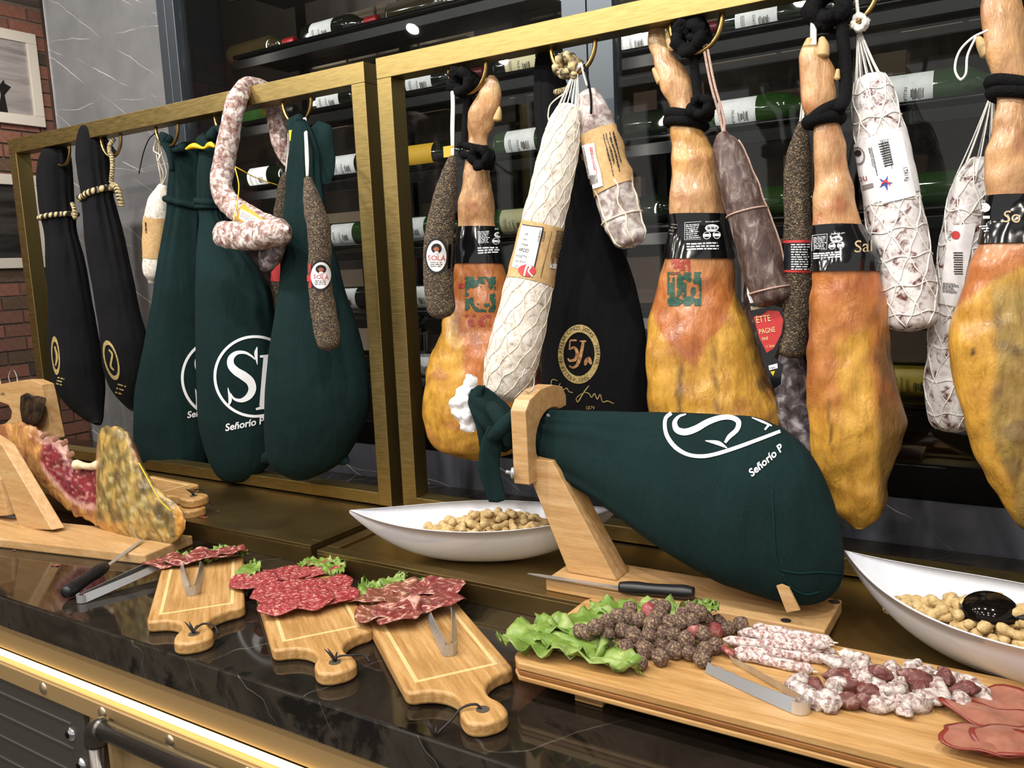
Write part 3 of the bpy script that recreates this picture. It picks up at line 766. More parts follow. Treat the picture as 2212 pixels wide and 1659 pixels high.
t, L = hbag('black_ham_bag', 'slim black cloth ham bag with gold cord, second from the left frame post', rows2([(266, 186, 208), (275, 175, 220), (295, 168, 227), (335, 165, 233), (375, 170, 236), (405, 176, 240), (425, 180, 242), (450, 183, 248), (520, 187, 268), (600, 199, 285), (680, 212, 302), (740, 220, 317), (795, 226, 319), (845, 245, 308), (876, 270, 295), (888, 283, 290)]), 1.40, .8, M_blackcloth, .27, 2.3, group=BG)
tube('cord', ringband(L, L.tof(208, 420), .004, tilt=-.02), .0085, M_stripe, t, 12, n=280, colf=stripe(150), closed=True)
tube('cord_tail', [W(243, 400, 1.39), W(252, 405, 1.385), W(258, 425, 1.385), W(262, 445, 1.39)], .0085, M_stripe, t, 8, n=30, colf=stripe(60))
tube('cord_tail', [W(240, 395, 1.39), W(243, 350, 1.39), W(236, 318, 1.395), W(246, 300, 1.40)], .006, M_stripe, t, 8, n=40, colf=stripe(110))
tube('hang_cord', [W(197, 270, 1.40), W(215, 285, 1.402), (-2.115, 1.402, 1.876)], .005, M_rope, t, 8, n=12)
d = D2(); d.disc(241, 778, 15, 44, R_(-14), r0=.78, rings=2); d.put('emblem_ring', L.bvh, M_gold_ink, t)
d = D2(); d.ribbon([(236, 755), (243, 765), (240, 790), (247, 800)], [3, 4, 4, 3]); d.put('gold_monogram', L.bvh, M_gold_ink, t); d = D2(); d.lines(256, 825, 280, 852, 3, 3, dx=(1, .3), seed=5); d.put('gold_lettering', L.bvh, M_gold_ink, t)
# three green bags
def greentop(t, L, pts, r, n=24): return tube('neck_loop', pts, r, M_green, t, 14, n=n)
t, L = hbag('green_ham_bag', 'dark green cloth ham bag with yellow tie, leftmost of the three green ones', rows2([(308, 392, 424), (318, 376, 432), (345, 367, 434), (385, 364, 434), (425, 363, 432), (450, 363, 432), (475, 359, 433), (550, 343, 436), (650, 328, 442), (750, 310, 448), (850, 294, 452), (945, 290, 453), (990, 300, 450), (1014, 322, 440), (1028, 350, 420)]), 1.45, .58, M_green, .18, .4, group=BG)
greentop(t, L, [W(400, 318, 1.42), W(372, 322, 1.41), W(364, 300, 1.405), (-1.885, 1.402, 1.88), W(352, 296, 1.40), W(366, 330, 1.40), W(372, 370, 1.40)], [.011, .01, .011, .013, .013, .009, .006])
tube('tie_band', ringband(L, L.tof(398, 440), .003, tilt=.012), .009, M_green, t, 10, closed=True)
tube('loose_thread', [W(335, 288, 1.40), W(322, 300, 1.40), W(310, 330, 1.40), W(300, 375, 1.40)], .0015, M_rope, t, 6, n=12)
tube('yellow_tie', [W(402, 322, 1.36), W(420, 315, 1.355), W(440, 320, 1.36), W(455, 312, 1.36), W(464, 318, 1.36)], [.003, .007, .003, .007, .003], M_yellow, t, 8, n=24)
sp_logo(480, 816, 86).put('printed_roundel', L.bvh, M_white, t); D2().text('Señorío', 404, 903, 14, (1, -.16), .25, 1.0, bold=.022).put('printed_name', L.bvh, M_white, t)
t, L = hbag('green_ham_bag', 'dark green cloth ham bag with white round logo, middle of the three green ones', rows2([(286, 440, 468), (300, 424, 474), (322, 430, 476), (370, 427, 480), (428, 428, 478), (450, 430, 477), (475, 432, 484), (550, 427, 538), (610, 425, 578), (700, 425, 596), (800, 425, 603), (900, 430, 602), (950, 438, 597), (1000, 455, 585), (1025, 470, 560), (1036, 484, 535)]), 1.385, .55, M_green, .19, 2.0, group=BG)
greentop(t, L, [W(452, 300, 1.37), W(466, 280, 1.39), (-1.675, 1.402, 1.878), W(480, 282, 1.41), W(462, 300, 1.39)], [.012, .01, .011, .01, .012])
tube('tie_band', ringband(L, L.tof(452, 438), .003, tilt=.004), .009, M_green, t, 10, closed=True); tube('tie_band', ringband(L, L.tof(452, 450), .003), .007, M_green, t, 10, closed=True)
sp_logo(551, 813, 86).put('printed_roundel', L.bvh, M_white, t); D2().text('Señorío Pata', 487, 931, 15, (1, -.2), .25, 1.0, bold=.022).put('printed_name', L.bvh, M_white, t)
t, L = hbag('green_ham_bag', 'plain dark green cloth ham bag behind the peppered sausage, rightmost of the three', rows2([(258, 640, 660), (275, 632, 672), (320, 628, 690), (365, 622, 696), (420, 618, 702), (500, 609, 713), (560, 607, 730), (620, 603, 745), (700, 590, 770), (760, 581, 786), (820, 575, 797), (862, 573, 800), (905, 572, 793), (950, 573, 772), (985, 576, 750), (1012, 592, 716), (1034, 630, 670)]), 1.35, .5, M_green, .10, 3.1, group=BG)
greentop(t, L, [W(660, 290, 1.37), W(645, 262, 1.38), (-1.42, 1.402, 1.876), W(632, 268, 1.385), W(640, 300, 1.375), W(652, 340, 1.37), W(690, 400, 1.36)], [.012, .012, .014, .014, .012, .009, .004])
fl = Loft([(660, 300, 690, 262), (664, 345, 716, 275), (672, 385, 724, 330), (690, 400, 723, 372), (706, 398, 716, 390)], 1.375, .22, 26, 24, capA=.3, capB=.3, amp=.003, freq=40); fl.build('cloth_flap', M_green, t)
nb = Loft(spine([(585, 985, 14), (572, 992, 12), (566, 998, 5)]), 1.39, .8, 14, 16, capB=.6); nb.build('corner_tuft', M_green, t)
nb = Loft(spine([(720, 985, 18), (742, 992, 14), (752, 1000, 5)]), 1.39, .8, 14, 16, capB=.6); nb.build('corner_tuft', M_green, t)
# big black bag with the oval emblem
t, L = hbag('black_ham_bag', 'wide black cloth ham bag with gold oval emblem behind the white netted salami', rows2([(112, 1165, 1188), (128, 1156, 1204), (200, 1153, 1228), (300, 1159, 1248), (400, 1168, 1285), (500, 1174, 1326), (600, 1175, 1368), (700, 1174, 1391), (800, 1171, 1403), (890, 1171, 1412), (970, 1182, 1402), (1030, 1225, 1360), (1045, 1270, 1310)]), 1.45, .42, M_blackcloth, .05, 1.2, amp=.1, group=BG)
def knot(name, px, py, Y, r, m, parent, colf=None, seed=1, n=5, turns=None):
    rg = random.Random(seed); c = W(px, py, Y); P = []
    for i in range(n * 6):
        a = i * 1.9; P.append(c + Vector((r * math.cos(a) * rg.uniform(.6, 1), r * .7 * math.sin(a * 1.7), r * math.sin(a) * rg.uniform(.6, 1))))
    return tube(name, P, r * .33, m, parent, 8, n=n * 20, colf=colf)
kn = knot('cord_knot', 1225, 143, 1.40, .021, M_stripe, t, colf=stripe(260), seed=3)
tube('cord', [W(1215, 120, 1.405), (-.735, 1.402, 1.873), W(1240, 160, 1.39), W(1228, 190, 1.41), W(1200, 200, 1.42)], .006, M_stripe, t, 8, n=50, colf=stripe(120))
EC = (1251, 765); ER = R_(2)
D2().disc(*EC, 45, 64, ER, r0=.74, rings=4, n=40).put('emblem_ring', L.bvh, M_gold_ink, t, .0016)
d = D2()
def arctext(d, txt, c, a, b, a0, a1, h):
    for i, ch in enumerate(txt):
        if ch == ' ': continue
        f = a0 + (a1 - a0) * (i + .5) / len(txt); x, y = c[0] + a * math.cos(f), c[1] + b * math.sin(f)
        d.text(ch, x, y, h, (-a * math.sin(f), b * math.cos(f)), 0, .9, True)
arctext(d, 'CINCO JOTAS', EC, 36.5, 53, R_(-128), R_(-42), 8); arctext(d, '· IBÉRICA ·', EC, 36.5, 53, R_(-36), R_(36), 7.5)
arctext(d, 'PALETA DE BELLOTA', EC, 36.5, 53, R_(-135) , R_(-258), 7.5); arctext(d, '100%', EC, 36.5, 53, R_(92), R_(62), 7.5)
d.put('emblem_lettering', L.bvh, M_black_ink, t, .0022)
d = D2(); d.ribbon([(1246, 735), (1232, 735)], [4, 4]); d.ribbon([(1232, 735), (1230, 755)], [3, 3])
d.ribbon([(1230, 754), (1241, 751), (1247, 762), (1243, 776), (1231, 779), (1227, 774)], [4, 6, 7, 7, 5, 3]); d.ribbon([(1252, 737), (1266, 737)], [3, 4])
d.ribbon([(1260, 738), (1255, 765), (1247, 788), (1238, 794), (1230, 790)], [6, 7, 7, 5, 3]); d.disc(1266, 781, 4, 9, R_(15), rings=2); d.disc(1274, 779, 4, 9, R_(-20), rings=2)
d.put('emblem_monogram', L.bvh, M_copper_ink, t, .0016)
d = D2()
d.ribbon([(1205, 822), (1194, 820), (1192, 832), (1203, 838), (1211, 828)], 1.6); d.ribbon([(1212, 836), (1218, 842), (1224, 838), (1230, 846), (1238, 848)], 1.6)
d.ribbon([(1272, 833), (1262, 846), (1248, 868), (1245, 860), (1262, 848), (1272, 850), (1278, 858), (1284, 850), (1290, 862), (1296, 852), (1302, 868), (1312, 866), (1326, 872)], [2, 2.4, 2.4, 1.6, 1.6, 2, 2, 2, 2, 2, 2, 2.4, 1.5])
d.text('1879', 1264, 884, 8, (1, .05), 0, .9); d.put('gold_script', L.bvh, M_gold_ink, t)
# ------------------------------------------------------------------ hanging sausages and salamis
def mould(name, lo, mid, hi, scale, p=(.36, .5, .6), rough=.8, bs=.5, bdist=.003, stretch=(1, 1, 1), dist=.6):
    return matn(name, [(p[0], lo), (p[1], mid), (p[2], hi)], scale, 7, rough=rough, bs=bs, bdist=bdist, stretch=stretch, dist=dist, nr=.65)
M_fuet = mould('fuet_skin', '6b4740', 'a48c84', 'dcd5d0', 75)
M_white_sal = mould('white_salami_skin', '86705e', 'c6bcb0', 'e2dbd1', 85, (.28, .41, .56))
M_white2 = mould('white_mould_skin', '5e2c28', 'c4bcba', 'dedbdb', 62, (.36, .45, .53))
M_grey_sal = mould('grey_salami_skin', '6f5850', 'a79a95', 'd8d4d2', 48, (.33, .48, .62))
M_brown_sal = mould('brown_salami_skin', '3f2c28', '62504a', 'a59b96', 70, (.40, .55, .72), stretch=(1, 1, .45), rough=.55)
M_dark_sal = mould('dark_salami_skin', '2b2226', '5f565c', 'b5b0b6', 45, (.36, .5, .66), rough=.6)
def peppermat():
    m, nt, nd, lk, b = nm('cracked_pepper'); v = coords(nd, lk); vo = nd.new('ShaderNodeTexVoronoi'); vo.inputs['Scale'].default_value = 480; lk.new(v, vo.inputs['Vector'])
    sp = nd.new('ShaderNodeSeparateColor'); lk.new(vo.outputs['Color'], sp.inputs[0]); r = ramp(nd, [(.0, '241d19'), (.4, '4a3d33'), (.75, '5c4e3c'), (.92, '8f7d60')]); lk.new(sp.outputs[0], r.inputs['Fac']); lk.new(r.outputs['Color'], b.inputs['Base Color'])
    b.inputs['Roughness'].default_value = .75; bump(nd, lk, b, vo.outputs['Distance'], .9, .003); return m
M_pepper = peppermat()
SG = 'cured sausages and salamis hanging from the brass frames'
def sausage(name, label, sp, Y, m, n=70, seg=40, ratio=.95, capA=.8, capB=.8, amp=.002, freq=25, seed=0, fold=None):
    q = max(sp, key=lambda r: r[1]); t = thing(name, label, 'sausage' if 'sausage' in name else 'salami', W(q[0], q[1], q[3] if len(q) > 3 else Y), SG)
    L = Loft(spine(sp), Y, ratio, n, seg, capA, capB, amp, freq, seed=seed, fold=fold); L.build('casing', m, t); return t, L
def hang(t, pts, r=.0022, m=None, twin=0, name='string'):
    P = [W(*p) if not isinstance(p, Vector) else p for p in pts]
    tube(name, P, r, m or M_wstring, t, 6, n=max(8, len(P) * 6))
    if twin: tube(name, [p + Vector((twin, 0, 0)) if i else p for i, p in enumerate(P)], r, m or M_wstring, t, 6, n=max(8, len(P) * 6))
M_face = mat('portrait_tone', 'a8604c', .6)
def sola(t, L, cx, cy, a, b, rot=0):
    D2().disc(cx, cy, a + 4, b + 5, rot).put('label_border', L.bvh, M_black_ink, t, .0016); D2().disc(cx, cy, a, b, rot).put('oval_label', L.bvh, M_paper, t, .0022)
    D2().disc(cx, cy - b * .48, a * .52, b * .32, rot).put('label_portrait', L.bvh, M_black_ink, t, .0028); D2().disc(cx, cy - b * .44, a * .26, b * .15, rot).put('label_face', L.bvh, M_face, t, .0034); D2().disc(cx, cy - b * .22, a * .22, b * .08, rot).put('label_collar', L.bvh, M_paper, t, .0034)
    D2().text('SOLÀ', cx, cy + b * .26, b * .30, (math.cos(rot), math.sin(rot) + .05), 0, 1.0, True).put('label_name', L.bvh, M_red_ink, t, .0030)
    D2().lines(cx - a * .6, cy + b * .34, cx + a * .6, cy + b * .72, 3, b * .07, seed=2, ragged=.1).put('label_text', L.bvh, M_grey_ink, t, .0028)
# behind the first green bag
t, L = sausage('salami', 'white moulded salami with kraft paper label peeking out left of the green bags', [(352, 405, 12), (346, 430, 24), (340, 480, 28), (336, 560, 26), (334, 590, 24), (332, 605, 13)], 1.47, M_white_sal)
L.band('kraft_label', L.tof(340, 467), L.tof(336, 555), M_kraft, t, .0016)
D2().lines(320, 480, 345, 545, 9, 2.2, dx=(.05, 1), seed=8).put('label_print', L.bvh, M_black_ink, t, .0035)
for q in ((338, 330), (352, 340), (345, 350)): hang(t, [(350, 400, 1.465), (q[0] + 8, 375, 1.45), (q[0], q[1], 1.44), (343, 305, 1.42), (338, 292, 1.404)], .0018, M_string)
tube('string_curl', [W(338, 300, 1.43), W(332, 325, 1.42), W(345, 335, 1.42), W(340, 350, 1.42), W(350, 330, 1.42)], .0017, M_string, t, 6, n=24)
# looped fuet over the rail
t, L = sausage('fuet_sausage', 'long speckled sausage looped over the left brass rail', [(620, 362, 3, 1.46), (612, 335, 13, 1.46), (603, 290, 20, 1.46), (593, 240, 21, 1.46), (580, 205, 21, 1.45), (560, 190, 20, 1.425), (540, 186, 20, 1.395), (518, 205, 21, 1.36), (505, 240, 21, 1.345), (494, 300, 22, 1.335), (483, 360, 23, 1.325), (478, 400, 23, 1.315), (490, 432, 24, 1.30), (520, 458, 25, 1.29), (560, 482, 26, 1.28), (592, 496, 27, 1.262)], 1.4, M_fuet, n=170, capA=.5, capB=.8, amp=.0025, freq=30)
L2 = Loft(spine([(602, 500, 30, 1.26), (560, 509, 31, 1.25), (510, 509, 30, 1.245), (475, 504, 27, 1.245)]), 1.25, .95, 50, 36, .9, .9, .0025, 30); L2.build('second_link', M_fuet, t)
L3 = Loft(spine([(592, 525, 26, 1.275), (584, 555, 25, 1.28), (577, 578, 15, 1.285)]), 1.28, .95, 30, 28, .5, .6, .0025, 30); L3.build('third_link', M_dark_sal, t)
D2().quad([(524, 440), (575, 478), (560, 505), (508, 480)], 8, 6).put('yellow_wrap', L.bvh, mat('amber_film', 'c99a35', .3), t, .0014)
D2().quad([(522, 452), (565, 476), (556, 494), (518, 472)], 8, 5).put('sticker', L.bvh, M_paper, t, .0022); D2().lines(526, 458, 560, 470, 5, 1.3, dx=(1, .55), seed=3).put('sticker_text', L.bvh, M_grey_ink, t, .003)
hang(t, [(508, 363, 1.30), (516, 400, 1.29), (512, 440, 1.275), (504, 480, 1.255)], .0013, M_yellow)
hang(t, [(508, 360, 1.30), (530, 372, 1.32), (555, 385, 1.36), (600, 400, 1.42)], .0012, M_yellow)
for q, Y in (((572, 238), 1.44), ((630, 292), 1.34)): D2q = W(q[0], q[1], Y); box('yellow_tag', D2q.x - .008, D2q.x + .008, D2q.y, D2q.y + .002, D2q.z - .011, D2q.z + .011, M_yellow, t)
# peppered sausages on the left frame
t, L = sausage('peppered_sausage', 'peppered dry sausage with oval label hanging in front of the third green bag', [(664, 382, 7), (668, 400, 12), (676, 440, 21), (688, 490, 25), (691, 540, 25), (690, 600, 25), (697, 660, 27), (705, 710, 28), (710, 738, 25)], 1.265, M_pepper, seed=3, capA=.4)
hang(t, [(664, 384, 1.265), (662, 350, 1.28), (660, 300, 1.33), (657, 256, 1.385)], .0026, twin=.004); sola(t, L, 693, 595, 20, 29, R_(3))
D2().quad([(664, 570), (672, 570), (674, 622), (665, 620)], 2, 4).put('side_label', L.bvh, M_red_ink, t)
t, L = sausage('peppered_sausage', 'peppered dry sausage mostly hidden behind the left edge of the third green bag', [(618, 372, 7), (616, 400, 14), (612, 450, 19), (608, 520, 20), (606, 600, 20), (603, 680, 19), (600, 715, 15)], 1.46, M_pepper, seed=5, capA=.4)
hang(t, [(618, 374, 1.46), (622, 330, 1.45), (624, 268, 1.405)], .0024, twin=.003); L.band('side_label', L.tof(606, 560), L.tof(605, 605), M_red_ink, t)
# peppered sausage beside the first ham
t, L = sausage('peppered_sausage', 'peppered dry sausage with oval label hanging left of the first ham', [(978, 338, 8), (974, 360, 14), (966, 400, 22), (955, 460, 28), (948, 520, 31), (945, 570, 32), (948, 620, 32), (953, 665, 30)], 1.305, M_pepper, seed=7, capA=.4)
hang(t, [(978, 340, 1.305), (976, 280, 1.33), (977, 230, 1.36), (976, 188, 1.395)], .0028, M_wstring, twin=.003); sola(t, L, 943, 553, 20, 34)
D2().quad([(968, 528), (986, 530), (984, 580), (966, 580)], 3, 4).put('side_label', L.bvh, M_blackband, t, .0014)
p = W(968, 326, 1.31); box('yellow_tag', p.x - .011, p.x + .011, p.y, p.y + .002, p.z - .011, p.z + .009, mat('ochre_tag', 'c99a2e', .5), t)
# large white netted salami in front
t, L = sausage('netted_salami', 'large white netted salami with kraft label hanging diagonally in front of the first ham', [(1228, 240, 26, 1.36), (1220, 270, 36, 1.35), (1205, 340, 42, 1.335), (1185, 430, 44, 1.315), (1160, 540, 48, 1.30), (1138, 640, 52, 1.28), (1115, 740, 56, 1.26), (1100, 800, 56, 1.255), (1094, 832, 50, 1.252)], 1.3, M_white_sal, n=100, seg=48, capA=.6, capB=.75, amp=.002)
L.net('netting', M_string, t, 11, 1.1, .001, wob=.06)
L.band('kraft_label', L.tof(1180, 484), L.tof(1150, 610), M_kraft, t, .0016)
D2().quad([(1130, 486), (1172, 492), (1150, 588), (1108, 577)], 8, 8).put('label_panel', L.bvh, M_paper, t, .0028)
d = D2(); d.ribbon([(1173, 492), (1152, 588)], [3, 3]); d.ribbon([(1131, 486), (1173, 492)], [2, 2]); d.put('label_border', L.bvh, M_black_ink, t, .0030)
d = D2()
for i, (tx, x, y, h) in enumerate((('elt', 1136, 508, 7), ('avec', 1131, 519, 6), ('simple', 1128, 530, 6), ('ARDÈS', 1122, 543, 8), ('ROSETTE', 1117, 556, 6), ('ANCIENNE', 1115, 566, 5), ('maison', 1113, 576, 4))): d.text(tx, x, y, h, (1, .18), .15, .62)
d.lines(1178, 500, 1208, 512, 4, 1.6, dx=(-.2, 1), seed=6); d.lines(1216, 500, 1300, 516, 6, 1.6, dx=(-.22, 1), seed=16); d.ribbon([(1190, 500), (1166, 600)], 1); d.put('label_text', L.bvh, M_black_ink, t, .0036)
D2().disc(1139, 585, 18, 13).put('label_seal', L.bvh, M_red_ink, t, .0034); D2().ribbon([(1133, 597), (1140, 575), (1147, 577), (1142, 586), (1150, 598)], [3, 4, 4, 3, 3]).put('label_seal_letter', L.bvh, M_white, t, .0042)
D2().quad([(1187, 567), (1200, 570), (1197, 581), (1184, 578)], 3, 3).put('label_stamp', L.bvh, M_paper, t, .0034)
for k in range(14):
    th = 2 * math.pi * k / 14; a = L.pos(.10, th, .0008); b = W(1243 + 5 * math.cos(th), 158, 1.40); mid = a.lerp(b, .5) + Vector((0, 0, -.004)); tube('net_string', [a, mid, b], .0011, M_wstring, t, 4, n=8)
hang(t, [(1240, 165, 1.40), (1245, 150, 1.40), (1258, 138, 1.402)], .004, M_wstring)
hang(t, [(1228, 195, 1.36), (1190, 225, 1.36), (1184, 250, 1.36), (1187, 265, 1.36)], .0013, M_string)
# salami with kraft label next to it
t, L = sausage('salami', 'short grey salami with kraft label tied crosswise with string, right of the netted one', [(1272, 205, 22), (1282, 235, 33), (1294, 290, 39), (1310, 350, 42), (1328, 410, 43), (1345, 470, 42), (1360, 512, 38)], 1.38, M_grey_sal, n=80, capA=.6, capB=.6, amp=.005, freq=28, seed=9)
L.band('kraft_label', L.tof(1296, 285), L.tof(1326, 412), M_kraft, t, .0022, slant=-.012)
D2().quad([(1261, 313), (1285, 309), (1304, 402), (1280, 408)], 5, 8).put('price_sticker', L.bvh, M_paper, t, .004)
d = D2()
for k in range(7): d.quad([(1278 + k * 2, 378 - k * .3), (1279.2 + k * 2, 378 - k * .3), (1282 + k * 2, 398 - k * .3), (1281 + k * 2, 398 - k * .3)], 1, 3)
d.lines(1268, 318, 1330, 330, 2, 1.6, dx=(.2, 1), seed=3); d.put('sticker_print', L.bvh, M_grey_ink, t, .005)
D2().lines(1282, 318, 1352, 324, 2, 1.6, dx=(.2, 1), seed=9).put('red_print', L.bvh, M_red_ink, t, .005)
d = D2(); d.lines(1325, 286, 1420, 312, 4, 2.0, dx=(.25, 1), seed=6); d.ribbon([(1288, 300), (1312, 298), (1322, 370), (1306, 374)], .9, closed=True, sub=0); d.put('label_print', L.bvh, M_black_ink, t, .0045)
tube('string', ringband(L, L.tof(1346, 468), .0012), .0018, M_string, t, 6, closed=True)
for th in (R_(265), R_(200), R_(330)): tube('string', [L.pos(.6 + .4 * i / 14, th + .1 * math.sin(i), .001) for i in range(15)], .0018, M_string, t, 6)
hang(t, [(1268, 185, 1.38), (1262, 165, 1.39), (1256, 140, 1.402)], .0018, M_string); hang(t, [(1262, 140, 1.39), (1272, 180, 1.36), (1277, 215, 1.35), (1277, 245, 1.335)], .0022, M_rope)
# dark brown salami right of the second ham
t, L = sausage('salami', 'dark brown streaked salami on pink string right of the second ham', [(1560, 290, 13), (1566, 310, 26), (1580, 355, 34), (1598, 410, 40), (1617, 470, 43), (1636, 530, 45), (1652, 590, 44), (1668, 640, 42)], 1.40, M_brown_sal, n=80, capA=.5, capB=.5, amp=.002)
MP = matn('rose_string', [(.3, '9a7d70'), (.7, 'c2a596')], 400, 2, rough=.85)
for py, tl in ((462, .012), (625, .012)): tube('string', ringband(L, L.tof(1600 + (py - 430) * .34, py), .001, tilt=tl), .0017, MP, t, 6, closed=True)
tube('string', [L.pos(.08 + .9 * i / 30, R_(330), .001) for i in range(31)], .0016, MP, t, 6)
hang(t, [(1563, 292, 1.40), (1557, 262, 1.40), (1535, 180, 1.40), (1519, 97, 1.402)], .0024, MP, twin=.006)
# salami with the black and red card below it
t, L = sausage('salami', 'salami wearing a black and red shield-shaped label behind the peppered sausage', [(1632, 600, 22), (1640, 640, 34), (1650, 700, 40), (1660, 770, 40), (1668, 830, 34)], 1.50, M_brown_sal, n=50, capA=.6, capB=.7)
ML = [(1605, 592), (1628, 587), (1640, 600), (1655, 655), (1690, 665), (1694, 700), (1680, 755), (1672, 770), (1690, 790), (1686, 830), (1672, 840), (1655, 800), (1640, 740), (1620, 660)]
def card(name, poly, Y, m, parent, th=.002, Ys=None):
    P = [W(x, y, Ys[i] if Ys else Y) for i, (x, y) in enumerate(poly)]; n = len(P); V = P + [p + Vector((0, th, 0)) for p in P]
    return mk(name, V, [tuple(range(n)), tuple(range(2*n-1, n-1, -1))] + [(i, (i+1) % n, n + (i+1) % n, n + i) for i in range(n)], m, parent, smooth=False)
cy_ = 1.395
card('hang_label', ML, cy_, M_blackband, t); card('label_photo', [(1610, 600), (1626, 596), (1646, 652), (1622, 655)], cy_ - .0006, mat('card_dark', '34332f', .5), t, .0004)
card('label_glass_mark', [(1613, 614), (1620, 612), (1626, 626), (1622, 636), (1628, 655), (1621, 656), (1614, 636)], cy_ - .0012, M_paper, t, .0004)
card('label_red', [(1628, 685), (1650, 670), (1682, 672), (1692, 690), (1688, 720), (1672, 752), (1656, 762), (1640, 730)], cy_ - .0006, M_red_ink, t, .0004)
pl = [(1620, 655), (1645, 652), (1660, 660), (1655, 674), (1640, 682), (1626, 678)]; card('label_oval', pl, cy_ - .0014, M_blackband, t, .0004)
def cardtext(txt, x, y, h, Y, m, parent, dx=(1, 0), sx=.8, name='label_text'):
    d = D2(); d.text(txt, x, y, h, dx, 0, sx); return mk(name, [W(a, b, Y) for a, b in d.P], d.F, m, parent, smooth=False)
MY = mat('cream_print', 'dccb9a', .6)
for tx, x, y, h in (('Blanches', 1622, 670, 8), ('ETTE', 1634, 698, 14), ('PAGNE', 1640, 722, 11), ('FINE', 1646, 736, 7), ('11 Saint', 1654, 752, 6)): cardtext(tx, x, y, h, cy_ - .002, MY, t, (1, -.16), .72)
card('label_flag', [(1660, 790), (1679, 785), (1680, 795), (1662, 800)], cy_ - .0008, M_paper, t, .0004); cardtext('origine', 1663, 797, 5, cy_ - .0014, M_blue_ink, t, (1, -.18), .6); card('label_tip', [(1664, 803), (1674, 801), (1670, 812)], cy_ - .0008, M_yellow, t, .0004)
hang(t, [(1632, 600, 1.46), (1600, 450, 1.47), (1560, 250, 1.45), (1525, 100, 1.404)], .0018, MP)
# peppered sausage between second and third ham and the dark one under it
t, L = sausage('peppered_sausage', 'long peppered dry sausage with red edged label hanging left of the third ham', [(1734, 262, 8), (1730, 290, 17), (1725, 340, 26), (1722, 400, 28), (1724, 480, 30), (1724, 560, 33), (1722, 640, 33), (1715, 700, 33), (1707, 755, 32)], 1.42, M_pepper, n=90, seed=11, capA=.4, capB=.6)
L.band('label_edge', L.tof(1724, 520), L.tof(1724, 589), M_red_ink, t, .0012); L.band('wrap_label', L.tof(1724, 525), L.tof(1724, 584), mat('dark_foil', '2c2f36', .25, .6), t, .0018)
D2().lines(1710, 526, 1748, 584, 11, 2.4, seed=21, ragged=.15).put('label_print', L.bvh, M_paper, t, .0026)
hang(t, [(1734, 264, 1.42), (1740, 200, 1.43), (1752, 130, 1.43), (1758, 40, 1.405)], .0022)
t, L = sausage('salami', 'purple grey moulded salami hanging lowest, between the second and third ham', [(1708, 770, 24), (1709, 800, 32), (1712, 860, 38), (1722, 920, 38), (1736, 965, 32)], 1.47, M_dark_sal, n=50, capA=.6, capB=.8, amp=.004, freq=30)
hang(t, [(1708, 772, 1.47), (1712, 600, 1.49), (1725, 300, 1.49), (1760, 30, 1.405)], .002)
# white netted salami with paper label
t, L = sausage('netted_salami', 'plump white moulded netted salami with white paper label right of the third ham', [(1880, 178, 34), (1887, 215, 44), (1898, 280, 50), (1912, 350, 53), (1926, 430, 56), (1940, 510, 58), (1953, 590, 58), (1963, 650, 58), (1968, 690, 54)], 1.42, M_white2, n=100, seg=48, capA=.6, capB=.5)
t_a, t_b = L.tof(1903, 296), L.tof(1928, 432); L.band('paper_label', t_a, t_b, M_paper, t, .0018, slant=-.01)
L.net('netting', M_wstring, t, 7, .8, .0012, rings=9, wob=.03)
D2().quad([(1884, 308), (1944, 284), (1976, 424), (1906, 440)], 8, 10).put('price_sticker', L.bvh, mat('sticker_white', 'eef0f4', .4), t, .0028)
d = D2()
for k in range(10):
    a = 1898 + k * 1.3; y = 312 + k * 5.2; d.quad([(a, y), (a + 19, y - 5), (a + 19.6, y - 2.6), (a + .6, y + 2.4)], 4, 1)
d.lines(1886, 318, 1950, 326, 3, 1.3, dx=(.2, 1), seed=31); d.lines(1918, 300, 1985, 318, 6, 1.3, dx=(.2, 1), seed=12); d.text('1,TA1 Kg', 1948, 362, 8, (.16, 1), 0, .7); d.put('sticker_print', L.bvh, M_black_ink, t, .0036)
d = D2()
for a in range(5):
    f = a * 2 * math.pi / 5; d.ribbon([(1913, 396), (1913 + 14 * math.cos(f), 396 + 16 * math.sin(f))], [7, 1], sub=2)
d.put('sticker_star', L.bvh, M_blue_ink, t, .0036); D2().ribbon([(1905, 400), (1913, 392), (1924, 402)], [1, 5, 1]).put('sticker_star_red', L.bvh, M_red_ink, t, .0042)
D2().disc(1858, 336, 13, 20, R_(-10), r0=.8, rings=1).put('label_seal', L.bvh, M_grey_ink, t, .0032); D2().disc(1857, 330, 7, 7).put('label_pig', L.bvh, M_black_ink, t, .0032)
D2().text('ou', 1857, 392, 16, (1, -.12), 0, .85).put('label_name', L.bvh, mat('maroon_print', '7a2230', .6), t, .0034)
D2().quad([(1858, 402), (1888, 395), (1890, 404), (1860, 412)], 4, 2).put('label_bar', L.bvh, M_grey_ink, t, .0032)
for k in range(12):
    th = 2 * math.pi * k / 12; a = L.pos(.12, th, .0008); b = W(1856 + 4 * math.cos(th), 70, 1.42); tube('net_string', [a, a.lerp(b, .5) - Vector((.002 * math.cos(th), 0, .006)), b], .0013, M_wstring, t, 4, n=8)
knot('string_knot', 1858, 48, 1.405, .012, M_wstring, t, seed=8); hang(t, [(1856, 70, 1.42), (1854, 40, 1.41), (1850, 0, 1.402)], .003)
